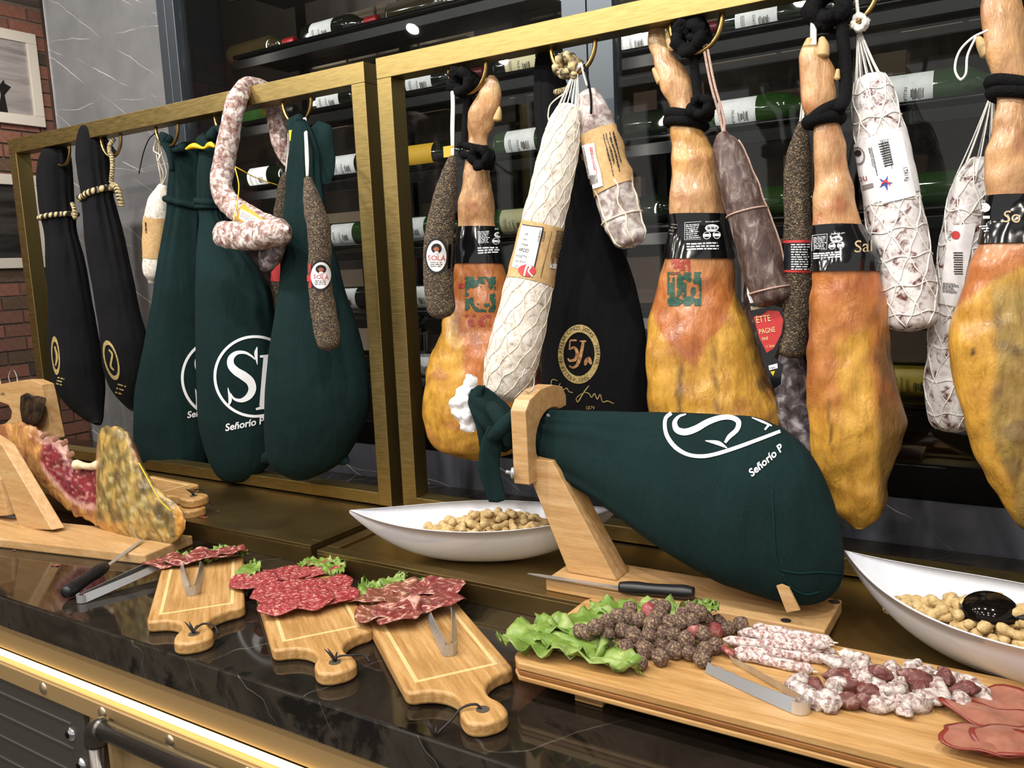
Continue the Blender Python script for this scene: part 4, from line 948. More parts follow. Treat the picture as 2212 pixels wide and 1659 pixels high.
# white salami at the right, behind the last ham
t, L = sausage('netted_salami', 'white moulded netted salami half hidden behind the rightmost ham', [(2122, 358, 32), (2112, 395, 46), (2098, 460, 52), (2084, 540, 52), (2072, 620, 51), (2062, 700, 50), (2056, 780, 50), (2056, 850, 54), (2062, 900, 50)], 1.48, M_white2, n=100, seg=48, capA=.6, capB=.7)
L.net('netting', M_wstring, t, 7, .9, .0011, rings=8, wob=.03)
D2().quad([(2052, 488), (2108, 482), (2072, 664), (2030, 655)], 6, 14).put('paper_label', L.bvh, M_paper, t, .0022)
d = D2(); d.text('9TML7', 2052, 498, 6, (-.1, 1), 0, .9); d.lines(2040, 610, 2072, 632, 8, 1.3, dx=(1, .1), seed=5)
for k in range(10): d.rect(2061 + (k % 2), 545 + k * 5, 2080, 547.4 + k * 5, 3, 1)
d.put('label_print', L.bvh, M_black_ink, t, .003); D2().disc(2066, 508, 9, 9).put('label_mark', L.bvh, M_red_ink, t, .003)
for k in range(9):
    th = 2 * math.pi * k / 9; a = L.pos(.1, th, .0008); b = W(2144, 195, 1.45); tube('net_string', [a, a.lerp(b, .5) - Vector((0, 0, .004)), b], .0013, M_wstring, t, 4, n=8)
hang(t, [(2144, 195, 1.45), (2146, 100, 1.43), (2130, -60, 1.404)], .003)
# ------------------------------------------------------------------ hanging hams
def hammat():
    m, nt, nd, lk, b = nm('ham_rind'); at = nd.new('ShaderNodeAttribute'); at.attribute_name = 'paint'
    v = coords(nd, lk); vs = coords(nd, lk, (1, 1, .35)); cur = at.outputs['Color']
    def mulr(vec, sc, stops, fac, det=6, dist=0):
        nonlocal cur
        n = noisen(nd, lk, vec, sc, det, .65, dist); r = ramp(nd, stops); lk.new(n.outputs['Fac'], r.inputs['Fac']); mx = nd.new('ShaderNodeMix'); mx.data_type = 'RGBA'; mx.blend_type = 'MULTIPLY'; mx.inputs[0].default_value = fac
        lk.new(cur, mx.inputs[6]); lk.new(r.outputs['Color'], mx.inputs[7]); cur = mx.outputs[2]; return n
    mulr(v, 22, [(.3, (.72, .62, .55)), (.55, (1, 1, 1)), (.75, (1.18, 1.14, 1.02))], .9); n1 = mulr(vs, 75, [(.36, (.55, .42, .34)), (.5, (1, 1, 1)), (.7, (1.12, 1.1, 1.05))], .45, dist=.4)
    mulr(vs, 30, [(.31, (.5, .33, .25)), (.38, (1, 1, 1))], .4, 8, .8)
    lk.new(cur, b.inputs['Base Color']); n2 = noisen(nd, lk, vs, 110, 6, .65, .5)
    mr = nd.new('ShaderNodeMapRange'); mr.inputs['From Min'].default_value = .3; mr.inputs['From Max'].default_value = .7; mr.inputs['To Min'].default_value = .12; mr.inputs['To Max'].default_value = .42; lk.new(n1.outputs['Fac'], mr.inputs['Value']); lk.new(mr.outputs['Result'], b.inputs['Roughness'])
    b.inputs['Coat Weight'].default_value = .3; b.inputs['Coat Roughness'].default_value = .18; pass
    n3 = noisen(nd, lk, vs, 28, 5, .6, 1.0); b1 = bump(nd, lk, b, n3.outputs['Fac'], .55, .008); b2 = nd.new('ShaderNodeBump'); b2.inputs['Strength'].default_value = .5; b2.inputs['Distance'].default_value = .004; lk.new(n2.outputs['Fac'], b2.inputs['Height']); lk.new(b1.outputs['Normal'], b2.inputs['Normal']); lk.new(b2.outputs['Normal'], b.inputs['Normal']); return m
M_ham = hammat()
SH, OR, YE, PK, DK, TAN, HF = hx('bf9468'), hx('b8713a'), hx('c8983e'), hx('8f4f3c'), hx('55422b'), hx('c79a62'), hx('c9ad7c')
def nz(p, f, s=0): return noise.noise(Vector((p.x * f + s, p.y * f, p.z * f)))
HG = 'bare cured hams hanging from the right brass frame'
def ham(label, rows, Y, ratio, col, band, seed, group=HG, fold=None, amp=.007):
    q = rows[-1]; t = thing('cured_ham', label, 'ham', W((q[0] + q[2]) / 2, q[1], Y), group)
    L = Loft(rows, Y, ratio, 150, 84, amp=amp, freq=16, seed=seed, col=col, fold=fold); L.build('rind', M_ham, t)
    def tt(y):
        b = min(range(L.n), key=lambda i: abs(pix(L.R[i][:3])[1] - y)); return b / (L.n - 1)
    L.tt = tt
    if band: L.bandobj = L.band('black_label_band', tt(band[0]), tt(band[1]), M_blackband, t, .0035)
    return t, L
def ropering(t, L, y, n=2, r=.0075, tilt=.006, gap=.014):
    for k in range(n): tube('rope', ringband(L, L.tt(y + k * 15), .004, tilt=tilt * (1 if k else 1.6)), r, M_rope, t, 10, closed=True)
def bandtext(t, L, x, y, s, flip=0, logo=None):
    d = D2(); d.ribbon([(x, y), (x + 33 * s, y - 2 * s), (x + 33 * s, y + 36 * s), (x, y + 38 * s)], 1.0, closed=True, sub=0); d.lines(x + 2, y + 4 * s, x + 31 * s, y + 36 * s, 8, 1.6, dx=(1, -.05), seed=3, ragged=.2)
    d.text('Elaborado por:', x + 42 * s, y + 1 * s, 3.6, (1, -.08), 0, .9); d.disc(x + 55 * s, y + 13 * s, 14 * s, 8 * s, R_(-5), rings=2)
    d.disc(x + 45 * s, y + 29 * s, 8 * s, 8 * s, r0=.85, rings=1); d.disc(x + 65 * s, y + 28 * s, 8 * s, 8 * s, r0=.85, rings=1); d.rect(x + 37 * s, y + 26 * s, x + 53 * s, y + 32 * s); d.rect(x + 57 * s, y + 25 * s, x + 73 * s, y + 31 * s)
    d.lines(x + 3 * s, y + 44 * s, x + 70 * s, y + 62 * s, 3, 3.0, dx=(1, -.04), seed=9, ragged=.12, gap=.1)
    d.put('band_print', L.bvh, M_white, t, .0052)
    D2().lines(x + 45 * s, y + 10 * s, x + 66 * s, y + 16 * s, 2, 1.6, seed=5, ragged=.05).put('band_print_dark', L.bvh, M_black_ink, t, .006)
# first ham
def c1(x, y, t, th, p):
    n = nz(p, 18) * 22
    c = mixc(SH, OR, sm(470, 600, y + n)); xb = 985 + (y - 690) * .18
    c = mixc(c, YE, (1 - sm(-6, 6, x - xb + n * .4)) * sm(640, 690, y)); c = mixc(c, YE, sm(850, 920, y + n)); c = mixc(c, HF, 1 - sm(180, 215, y)); c = mixc(c, PK, .5 * sm(.2, .5, nz(p, 30, 5))); return c
t, L = ham('golden cured ham at the left of the right frame, foot beside the maroon bottle capsule', rows2([(163, 1056, 1068), (175, 1046, 1078), (205, 1031, 1082), (240, 1016, 1077), (275, 1011, 1070), (300, 1011, 1058), (330, 1006, 1058), (360, 1003, 1060), (400, 1000, 1061), (430, 992, 1065), (480, 990, 1070), (530, 989, 1080), (575, 984, 1092), (630, 975, 1105), (700, 956, 1130), (750, 936, 1150), (800, 922, 1166), (850, 915, 1171), (900, 915, 1166), (940, 922, 1148), (968, 942, 1125), (985, 985, 1085), (993, 1015, 1055)]), 1.42, .62, c1, (488, 568), 1)
Loft(spine([(1074, 258, 10), (1078, 240, 6), (1079, 230, 2)]), 1.41, 1, 14, 16, .5, .5).build('dewclaw', mat('horn', 'b3935f', .5), t)
ropering(t, L, 322, 2); knot('rope_knot', 1040, 340, 1.375, .022, M_rope, t, seed=4)
tube('rope', [W(1002, 318, 1.40), W(1006, 250, 1.41), W(1010, 200, 1.405), (-.958, 1.40, 1.872)], .007, M_rope, t, 10, n=24); tube('rope', [W(1020, 260, 1.44), W(1012, 200, 1.42), (-.95, 1.404, 1.868)], .007, M_rope, t, 10, n=16); knot('rope_knot', 1000, 178, 1.40, .026, M_rope, t, seed=6)
bandtext(t, L, 1030, 497, .85)
M_teal = matn('teal_stamp_ink', [(.4, '17443a'), (.6, '2f5a44')], 200, 3, rough=.5); M_stampred = matn('red_stamp_ink', [(.4, '8c2a1f'), (.6, 'a8402a')], 200, 3, rough=.5)
def blotch(name, bvh, m, t, x0, y0, x1, y1, holes, seed, step=3, thr=0.0, off=.0012):
    d = D2(); rg = random.Random(seed); y = y0
    while y < y1:
        x = x0
        while x < x1:
            v = noise.noise(Vector((x * .09 + seed, y * .09, seed)))
            if v > thr and not holes(x, y): d.rect(x, y, x + step + .4, y + step + .4, 1, 1)
            x += step
        y += step
    return d.put(name, bvh, m, t, off)
blotch('stamp', L.bvh, M_teal, t, 1005, 598, 1070, 672, lambda x, y: 1022 < x < 1056 and 618 < y < 655, 2, 2.5, -.05); blotch('red_stamp', L.bvh, M_stampred, t, 1005, 680, 1060, 705, lambda x, y: False, 5, 2.5, .1); blotch('red_stamp', L.bvh, M_stampred, t, 990, 600, 1003, 622, lambda x, y: False, 8, 2.5, 0)
# second ham
def ip(x, tab):
    for (a, b), (c, d) in zip(tab, tab[1:]):
        if a <= x <= c: return b + (d - b) * (x - a) / (c - a)
    return tab[0][1] if x < tab[0][0] else tab[-1][1]
VB = [(1395, 640), (1420, 705), (1450, 745), (1480, 780), (1502, 788), (1530, 735), (1570, 690), (1590, 620), (1602, 540), (1620, 480)]
def c2(x, y, t, th, p):
    n = nz(p, 22) * 12; c = mixc(SH, OR, sm(480, 640, y)); c = mixc(c, YE, .5 * sm(220, 300, y) * (1 - sm(300, 420, y)))
    c = mixc(c, YE, sm(-5, 5, y + n - ip(x, VB))); c = mixc(c, HF, 1 - sm(105, 125, y)); c = mixc(c, PK, .45 * sm(.15, .5, nz(p, 28, 3)))
    c = mixc(c, DK, .75 * sm(9, 3, abs(x - 1468 - nz(p, 20) * 8)) * sm(760, 800, y)); c = mixc(c, DK, .6 * sm(6, 1, abs(x - 1540 - (y - 740) * .06)) * sm(730, 770, y)); c = mixc(c, DK, .7 * sm(25, 8, math.hypot(x - 1650, y - 830))); return c
t, L = ham('cured ham with teal square stamp, second ham from the left on the right frame', rows2([(38, 1409, 1420), (50, 1404, 1430), (85, 1400, 1441), (110, 1402, 1452), (150, 1415, 1479), (200, 1432, 1502), (228, 1444, 1506), (255, 1450, 1510), (290, 1450, 1520), (320, 1449, 1532), (350, 1449, 1544), (400, 1449, 1553), (440, 1449, 1560), (500, 1446, 1568), (560, 1434, 1580), (620, 1418, 1592), (700, 1405, 1617), (760, 1397, 1637), (820, 1397, 1655), (875, 1402, 1675), (920, 1414, 1684), (960, 1432, 1674), (995, 1480, 1640), (1010, 1530, 1595)]), 1.42, .60, c2, (466, 560), 2, fold=lambda t, th: -.05 * math.exp(-((th - R_(255)) / .12) ** 2) * sm(.6, .75, t))
horn = mat('hoof_horn', 'b79a6a', .55)
Loft(spine([(1452, 105, 9), (1445, 80, 8), (1442, 62, 4)]), 1.41, 1, 14, 16, .5, .5).build('toe', horn, t); Loft(spine([(1428, 175, 11), (1418, 158, 8), (1411, 148, 4)]), 1.41, 1, 14, 16, .5, .5).build('dewclaw', horn, t)
ropering(t, L, 252, 2, .009); knot('rope_knot', 1516, 232, 1.40, .02, M_rope, t, seed=14)
tube('rope', [W(1512, 255, 1.40), W(1505, 190, 1.41), W(1498, 120, 1.41), (-.497, 1.402, 1.872)], .008, M_rope, t, 10, n=24); knot('rope_knot', 1490, 82, 1.405, .028, M_rope, t, seed=2); knot('rope_knot', 1500, 60, 1.405, .02, M_rope, t, seed=12)
bandtext(t, L, 1480, 481, 1.0); D2().lines(1447, 478, 1470, 508, 4, 2, dx=(1, .2), seed=13).put('band_print', L.bvh, M_grey_ink, t, .0052)
blotch('stamp', L.bvh, M_teal, t, 1442, 588, 1514, 660, lambda x, y: (1480 < x < 1492 and 606 < y < 640) or (1456 < x < 1462 and 600 < y < 640) or (1500 < x < 1508 and 612 < y < 645), 3, 2.5, -.18); blotch('red_stamp', L.bvh, M_stampred, t, 1450, 552, 1490, 590, lambda x, y: False, 4, 2.5, -.1)
# third ham
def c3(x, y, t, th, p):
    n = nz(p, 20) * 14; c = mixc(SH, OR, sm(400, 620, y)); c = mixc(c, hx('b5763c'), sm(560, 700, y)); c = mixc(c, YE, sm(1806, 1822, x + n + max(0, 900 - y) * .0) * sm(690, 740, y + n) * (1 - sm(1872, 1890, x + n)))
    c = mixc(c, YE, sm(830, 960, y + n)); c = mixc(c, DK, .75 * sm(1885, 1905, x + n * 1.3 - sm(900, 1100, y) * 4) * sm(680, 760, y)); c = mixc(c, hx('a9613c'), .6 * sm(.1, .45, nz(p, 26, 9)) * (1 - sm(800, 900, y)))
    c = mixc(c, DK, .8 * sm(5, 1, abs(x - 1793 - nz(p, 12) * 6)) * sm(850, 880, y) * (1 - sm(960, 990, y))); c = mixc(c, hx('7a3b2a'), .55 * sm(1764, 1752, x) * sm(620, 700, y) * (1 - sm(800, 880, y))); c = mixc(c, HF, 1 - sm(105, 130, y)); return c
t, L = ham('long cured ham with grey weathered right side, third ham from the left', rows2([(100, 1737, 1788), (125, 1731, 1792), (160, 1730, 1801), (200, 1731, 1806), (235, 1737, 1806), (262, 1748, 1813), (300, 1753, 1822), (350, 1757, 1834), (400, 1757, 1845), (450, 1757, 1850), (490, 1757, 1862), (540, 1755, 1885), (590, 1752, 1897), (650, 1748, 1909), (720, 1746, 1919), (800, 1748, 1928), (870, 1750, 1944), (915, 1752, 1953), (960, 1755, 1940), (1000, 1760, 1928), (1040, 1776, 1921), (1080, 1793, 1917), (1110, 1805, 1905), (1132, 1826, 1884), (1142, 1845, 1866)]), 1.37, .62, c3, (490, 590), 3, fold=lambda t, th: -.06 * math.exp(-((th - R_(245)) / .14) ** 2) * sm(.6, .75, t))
Loft(spine([(1746, 125, 14), (1746, 100, 12), (1748, 84, 6)]), 1.365, 1.1, 16, 18, .3, .6).build('toe', horn, t); Loft(spine([(1776, 120, 15), (1778, 98, 12), (1775, 82, 6)]), 1.365, 1.1, 16, 18, .3, .6).build('toe', horn, t); Loft(spine([(1808, 170, 7), (1810, 150, 4)]), 1.37, 1, 12, 12, .5, .5).build('dewclaw', horn, t)
tube('rope', ringband(L, L.tt(246), .005, tilt=-.02), .010, M_rope, t, 10, closed=True); tube('rope', ringband(L, L.tt(262), .005, tilt=-.004), .010, M_rope, t, 10, closed=True)
tube('rope', [W(1812, 238, 1.35), W(1826, 205, 1.37), W(1824, 120, 1.39), W(1820, 40, 1.40), (-.255, 1.402, 1.872)], .0095, M_rope, t, 10, n=30); knot('rope_knot', 1790, 15, 1.40, .032, M_rope, t, seed=22)
hang(t, [(1757, 100, 1.36), (1757, 60, 1.385), (1757, 28, 1.40)], .005, M_wstring)
bandtext(t, L, 1760, 508, .85)
D2().ribbon([(1846, 490), (1816, 549), (1900, 585)], 1.8, sub=0).put('band_chevron', L.bvh, M_tan_ink, t, .0052); D2().text('Sal', 1842, 547, 24, (1, -.1), .1, 1.0).put('band_name', L.bvh, M_tan_ink, t, .0052)
# rightmost ham, cut by the picture edge
def c4(x, y, t, th, p):
    n = nz(p, 16) * 22; c = mixc(SH, OR, sm(420, 600, y)); yb = 650 - (x - 2085) * .62; c = mixc(c, YE, sm(-8, 8, y + n * .5 - yb) * sm(540, 560, y))
    c = mixc(c, hx('8d7a45'), .8 * sm(-12, 12, x - 2150 - max(0, y - 950) * .28 + n) * sm(560, 660, y)); c = mixc(c, DK, .6 * sm(.12, .4, nz(p, 34, 3)) * sm(-12, 12, x - 2145 - max(0, y - 950) * .28 + n) * sm(640, 700, y)); c = mixc(c, hx('1c1712'), sm(10, 5, math.hypot((x - 2099) * 1.6, (y - 762) * .8))); c = mixc(c, PK, .5 * sm(.15, .5, nz(p, 24, 7)) * (1 - sm(480, 600, y))); return c
t, L = ham('rightmost cured ham, yellow fat with olive mould, cut by the photo edge', rows2([(-95, 2150, 2175), (-70, 2138, 2190), (-30, 2128, 2200), (0, 2124, 2206), (40, 2124, 2213), (75, 2128, 2220), (110, 2130, 2226), (150, 2138, 2228), (185, 2147, 2228), (220, 2151, 2232), (280, 2149, 2245), (340, 2138, 2256), (420, 2130, 2270), (470, 2124, 2278), (530, 2114, 2290), (600, 2086, 2310), (700, 2068, 2330), (800, 2064, 2345), (880, 2078, 2358), (960, 2104, 2368), (1030, 2136, 2370), (1090, 2168, 2360), (1140, 2210, 2340), (1165, 2250, 2310)]), 1.36, .60, c4, (424, 525), 4)
Loft(spine([(2132, 115, 14), (2120, 95, 11), (2112, 80, 5)]), 1.35, 1, 14, 16, .5, .5).build('dewclaw', M_ham if False else horn, t)
ropering(t, L, 190, 2, .009); tube('rope', [W(2225, 185, 1.35), W(2228, 100, 1.37), W(2226, 0, 1.39), (-.03, 1.402, 1.872)], .009, M_rope, t, 10, n=24)
tube('string_loop', [W(2135, 65, 1.33), W(2100, 82, 1.33), W(2072, 112, 1.33), (W(2063, 150, 1.33)), W(2075, 172, 1.33), W(2086, 160, 1.33), W(2090, 120, 1.33), W(2108, 80, 1.33)], .0016, M_wstring, t, 6, n=50)
D2().ribbon([(2212, 402), (2140, 483), (2218, 525)], 2.4, sub=0).put('band_chevron', L.bvh, M_tan_ink, t, .0052); D2().text('So', 2166, 482, 26, (1, 0), .05, 1.0).put('band_name', L.bvh, M_tan_ink, t, .0052)
d = D2(); d.disc(2134, 448, 9, 9, rings=2); d.rect(2125, 466, 2142, 472); d.lines(2118, 488, 2140, 504, 3, 2.6, seed=4, ragged=.1); d.text('Elab', 2126, 437, 4); d.put('band_print', L.bvh, M_white, t, .0052)
# ------------------------------------------------------------------ ham stand with the bagged ham (right)
st = thing('ham_stand', 'beech ham stand with slanted leg and curved yoke on the right brass tray', 'ham stand', (-.43, 1.165, ZT), 'wooden ham carving stands')
def prism(name, poly, axis, a, b, m, parent, bevel=.002):
    """polygon of 2-D points swept along axis ('x': points are (y,z); 'y': points are (x,z); 'z': (x,y)) from a to b"""
    f = {'x': lambda p, c: (c, p[0], p[1]), 'y': lambda p, c: (p[0], c, p[1]), 'z': lambda p, c: (p[0], p[1], c)}[axis]
    n = len(poly); V = [f(p, a) for p in poly] + [f(p, b) for p in poly]
    F = [tuple(range(n)), tuple(range(2*n-1, n-1, -1))] + [(i, n + i, n + (i+1) % n, (i+1) % n) for i in range(n)]
    o = mk(name, V, F, m, parent, smooth=False, bevel=bevel)
    bm = bmesh.new(); bm.from_mesh(o.data); bmesh.ops.recalc_face_normals(bm, faces=bm.faces); bm.to_mesh(o.data); bm.free(); return o
box('base_plank', -.652, -.222, 1.108, 1.224, ZT + .0003, ZT + .0195, M_stand, st, .002)
prism('slanted_leg', [(-.632, 1.0297), (-.545, 1.0297), (-.655, 1.215), (-.712, 1.215)], 'y', 1.148, 1.196, M_stand, st)
arc = [(1.205 + .057 * math.cos(a), 1.238 + .054 * math.sin(a)) for a in [R_(60 + 175 * i / 12) for i in range(13)]]
prism('yoke', [(1.166, 1.178), (1.122, 1.178), (1.12, 1.30), (1.134, 1.316), (1.17, 1.328), (1.21, 1.330), (1.245, 1.322), (1.257, 1.305), (1.257, 1.287)] + arc, 'x', -.713, -.684, M_stand, st, .0015)
tube('ring', [Vector((-.698, 1.155, 1.345)) + Vector((.004 * math.cos(a), .013 * math.cos(a), .021 * math.sin(a))) for a in [2 * math.pi * i / 24 for i in range(24)]], .0013, M_steel, st, 8, closed=True)
tube('thumb_screw', [W(1108, 1022, 1.12), W(1094, 1019, 1.105)], .0028, M_steel, st, 10); tube('thumb_screw_wing', [W(1107, 1010, 1.114), W(1108, 1022, 1.112), W(1106, 1032, 1.114)], [.002, .0045, .002], M_steel, st, 10, n=9)
tube('ham_spike', [Vector((-.684, 1.19, 1.283)), Vector((-.672, 1.185, 1.263))], .003, M_steel, st, 8)
card('stop_peg', [(1677, 1266), (1688, 1263), (1704, 1270), (1728, 1318), (1699, 1323)], 1.104, M_stand, st, .004)
p = G(1802, 1300, ZT + .0195)
stm = D2()
def flatdisc(name, p, r, m, parent, h=.0006, n=18):
    V = [(p.x + r * math.cos(2*math.pi*i/n), p.y + r * math.sin(2*math.pi*i/n), p.z + k) for k in (0, h) for i in range(n)]
    return mk(name, V, [tuple(range(n, 2*n))] + [(i, (i+1) % n, n + (i+1) % n, n + i) for i in range(n)], m, parent, smooth=False)
flatdisc('screw_hole', p, .008, M_black_ink, st)
flatdisc('screw_hole', G(1712, 1346, ZT + .0195) + Vector((-.01, .004, 0)), .007, M_black_ink, st)
# the bagged ham lying in it
bt = thing('green_ham_bag', 'big dark green cloth ham bag lying tied on the right ham stand', 'ham bag', G(1720, 1310, ZT + .02), BG)
PR = [(1118, 895, 1110, 968, 1.20), (1150, 889, 1138, 972, 1.20), (1205, 886, 1180, 1012, 1.195), (1320, 888, 1262, 1062, 1.185), (1430, 889, 1350, 1126, 1.175), (1550, 893, 1446, 1196, 1.17), (1652, 906, 1548, 1256, 1.168), (1738, 962, 1636, 1288, 1.167), (1793, 1060, 1700, 1304, 1.166), (1820, 1170, 1748, 1306, 1.166), (1821, 1245, 1782, 1296, 1.166), (1812, 1270, 1798, 1284, 1.166)]
LB_ = Loft(PR, 1.17, .52, 110, 80, amp=.0015, freq=12, fold=bagfold(.03, 11, .2, .008, .5)); LB_.build('cloth', M_green, bt)
gl = lambda z: [(1320 + x / 3.95, 780 + y / 3.95) for x, y in z]
d = D2(); d.ribbon(gl([(515, 452), (470, 490), (462, 570), (490, 660), (560, 745), (660, 800), (780, 815), (900, 795), (1060, 745), (1240, 680), (1440, 605)]), [8, 8, 8, 9, 9, 8, 8, 8, 8, 7.5, 7]); d.put('printed_roundel', LB_.bvh, M_white, bt)
d = D2(); d.ribbon(gl([(640, 460), (580, 480), (545, 530), (565, 590), (630, 610), (720, 585), (830, 525), (940, 490), (1030, 490), (1088, 525), (1075, 590), (1010, 650), (975, 700)]), [3, 6, 10, 13, 14, 14, 13, 11, 10, 11, 10, 9, 5]); d.ribbon(gl([(808, 683), (920, 705), (992, 745)]), [2, 9, 2]); d.ribbon(gl([(1200, 490), (1290, 525), (1368, 560)]), [2, 5, 3]); d.ribbon(gl([(1345, 550), (1310, 592)]), [5, 4]); d.put('printed_letters', LB_.bvh, M_white, bt)
D2().text('Señorío P', 1624, 1031, 16, (1, -.86), .2, 1.0, bold=.022).put('printed_name', LB_.bvh, M_white, bt)
M_seam = mat('green_seam', '122c2b', .95, spec=.1)
for nm_, pl_ in (('side_seam', [(1668, 1060), (1671, 1120), (1674, 1180), (1682, 1225), (1700, 1236)]), ('hem_seam', [(1688, 1232), (1725, 1238), (1765, 1236), (1800, 1238), (1816, 1240)]), ('hem_fold', [(1690, 1240), (1708, 1268), (1740, 1284), (1770, 1278)])):
    pp = [q for q in (cast(LB_.bvh, x, y, .0004) for x, y in [tuple(r[:2]) for r in crom([(x, y, 0) for x, y in pl_], 24)]) if q]; tube(nm_, pp, .0014, M_seam, bt, 6)
Loft([(1112, 890, 1108, 968, 1.20), (1085, 868, 1088, 972, 1.19), (1060, 848, 1060, 962, 1.18), (1036, 838, 1034, 925, 1.175), (1022, 842, 1020, 890, 1.175)], 1.19, .7, 40, 48, .2, .4, .004, 30, fold=lambda t, th: .10 * math.cos(7 * th + 2)).build('gathered_neck', M_green, bt)
Loft([(1050, 925, 1090, 920, 1.15), (1036, 965, 1082, 968, 1.143), (1033, 1000, 1078, 1005, 1.14), (1038, 1035, 1082, 1036, 1.14), (1047, 1065, 1090, 1070, 1.14), (1056, 1086, 1094, 1080, 1.14)], 1.14, .3, 44, 30, .3, .15, .002, 30, fold=lambda t, th: .12 * math.cos(3 * th + 1)).build('hanging_tie', M_green, bt)
Loft([(1024, 852, 1048, 832, 1.165), (1020, 885, 1042, 870, 1.16), (1030, 930, 1055, 915, 1.158), (1038, 985, 1050, 975, 1.158)], 1.16, .5, 30, 24, .4, .3, .003, 30).build('cloth_fold', M_green, bt)
tube('tie_band', [W(x, y, Y) for x, y, Y in ((1062, 880, 1.155), (1078, 900, 1.14), (1092, 930, 1.14), (1100, 960, 1.15))], [.012, .014, .013, .008], M_green, bt, 12, n=20)
tube('tie_band', [W(x, y, Y) for x, y, Y in ((1110, 895, 1.15), (1095, 910, 1.135), (1080, 928, 1.13), (1062, 945, 1.135))], [.008, .012, .013, .009], M_green, bt, 12, n=20)
Loft(spine([(1018, 815, 13, 1.2), (1010, 835, 15, 1.2), (1000, 860, 21, 1.19), (1002, 890, 24, 1.19), (1012, 915, 18, 1.19), (1022, 930, 7, 1.19)]), 1.19, .8, 40, 40, .5, .5, .010, 60).build('crumpled_wrap', matn('white_film', [(.3, 'd8d8dc'), (.7, 'f2f2f2')], 60, 5, rough=.35, bs=.4), bt)
# ------------------------------------------------------------------ knife on the stand
def knife(name, label, P0, P1, P2, hr, bw, parent=None, seed=0):
    """blade tip P0, heel P1, handle end P2"""
    t = thing(name, label, 'knife', P1)
    P0, P1, P2 = Vector(P0), Vector(P1), Vector(P2); u = (P1 - P0).normalized(); sd = Vector((-u.y, u.x, 0)).normalized()
    V = []
    for f, wv in ((0, .1), (.12, .7), (.3, 1), (1, 1)):
        c = P0.lerp(P1, f)
        for s, h in ((-1, 0), (1, 0), (1, .0016), (-1, .0016)): V.append(c + sd * (bw * wv * s * .5) + Vector((0, 0, h)))
    F = [(0, 1, 2, 3), (12, 15, 14, 13)]
    for i in range(3):
        for j in range(4): a, b = i * 4 + j, i * 4 + (j + 1) % 4; F.append((a, a + 4, b + 4, b))
    mk('blade', V, F, M_steelb, t, smooth=False)
    n = 9; rr = [hr * k for k in (.75, .95, 1.0, .92, .9, .95, 1.0, 1.05, .8)]
    tube('handle', [P1.lerp(P2, i / (n - 1)) + Vector((0, 0, hr * .2)) for i in range(n)], rr, M_plastic, t, 16, n=30); return t
zz = ZT + .0195
knife('carving_knife', 'long thin carving knife with black handle lying on the right ham stand', G(1140, 1240, zz + .004), G(1338, 1271, zz + .008), G(1500, 1284, zz + .010), .0105, .010)
# ------------------------------------------------------------------ boat bowls with peanuts
M_porc = mat('white_porcelain', 'dfe3ec', .08, coat=.3)
def bowl(label, A, B, width, zb, depth, tip):
    A, B = Vector((A[0], A[1], 0)), Vector((B[0], B[1], 0)); c = (A + B) / 2; u = (B - A).normalized(); v = Vector((-u.y, u.x, 0)); hl = (B - A).length / 2
    ns, nt = 48, 20; V = []; F = []
    def sec(s, k, inset):
        """closed profile over the width at s; k from -1..1"""
        wv = width * max(.004, (1 - abs(s) ** 1.9)) - inset; rz = zb + depth + tip * abs(s) ** 3.2
        fl = .0 + (depth + tip) * abs(s) ** 2.6 * .93       # keel rises to the tips
        z = zb + fl + (rz - zb - fl) * abs(k) ** 2.3
        return wv * k, z, rz
    for side, inset in ((0, 0), (1, .0045)):
        for i in range(ns + 1):
            s = -1 + 2 * i / ns
            for j in range(nt + 1):
                k = -1 + 2 * j / nt; y, z, rz = sec(s, k, 0 if side == 0 else min(.0045, width * max(.004, (1 - abs(s) ** 1.9)) * .4))
                zz_ = z if side == 0 else min(rz, z + .0045 * (1 - abs(k) ** 6)); V.append(c + u * (hl * s * (1 if side == 0 else .985)) + v * y + Vector((0, 0, zz_)))
    N = (ns + 1) * (nt + 1)
    for side in (0, 1):
        for i in range(ns):
            for j in range(nt):
                a = side * N + i * (nt + 1) + j; q = (a, a + nt + 1, a + nt + 2, a + 1); F.append(q if side else q[::-1])
    for i in range(ns):
        for j in (0, nt):
            a = i * (nt + 1) + j; b = a + nt + 1; q = (a, b, b + N, a + N); F.append(q if j else q[::-1])
    t = thing('boat_bowl', label, 'bowl', (c.x, c.y, zb), 'white boat-shaped bowls'); mk('bowl_shell', V, F, M_porc, t); return c, u, v, hl
zf = ZT - .0057
M_nut = matn('peanut_shell', [(.3, 'a98a56'), (.7, 'd6bd8a')], 160, 4, rough=.8, bs=.7, bdist=.002, bscale=420)
npr = [(-.0165, .0012), (-.0155, .0045), (-.012, .0072), (-.0075, .0078), (-.003, .0064), (.001, .0058), (.005, .0068), (.0095, .0075), (.0135, .0062), (.016, .0028), (.0168, .0008)]
nut_me = []
for k in range(3):
    V, F = lathe([(x * (1 + .06 * k), r * (1 - .04 * k)) for x, r in npr], 12)
    V = [(x, y + .002 * math.sin(x * 90 + k), z + .0004 * math.sin(x * 900 + y * 600)) for x, y, z in V]; nut_me.append(meshof('peanut', (V, F), M_nut))
def nuts(pos, label, group, seed):
    rg = random.Random(seed)
    for p in pos:
        o = bpy.data.objects.new('peanut', rg.choice(nut_me)); COL.objects.link(o); o.location = p; o.rotation_euler = (rg.uniform(0, 6), rg.uniform(-.45, .45), rg.uniform(0, 6)); s = rg.uniform(.88, 1.1); o.scale = (s, s, s); tag(o, label, 'peanut', group)
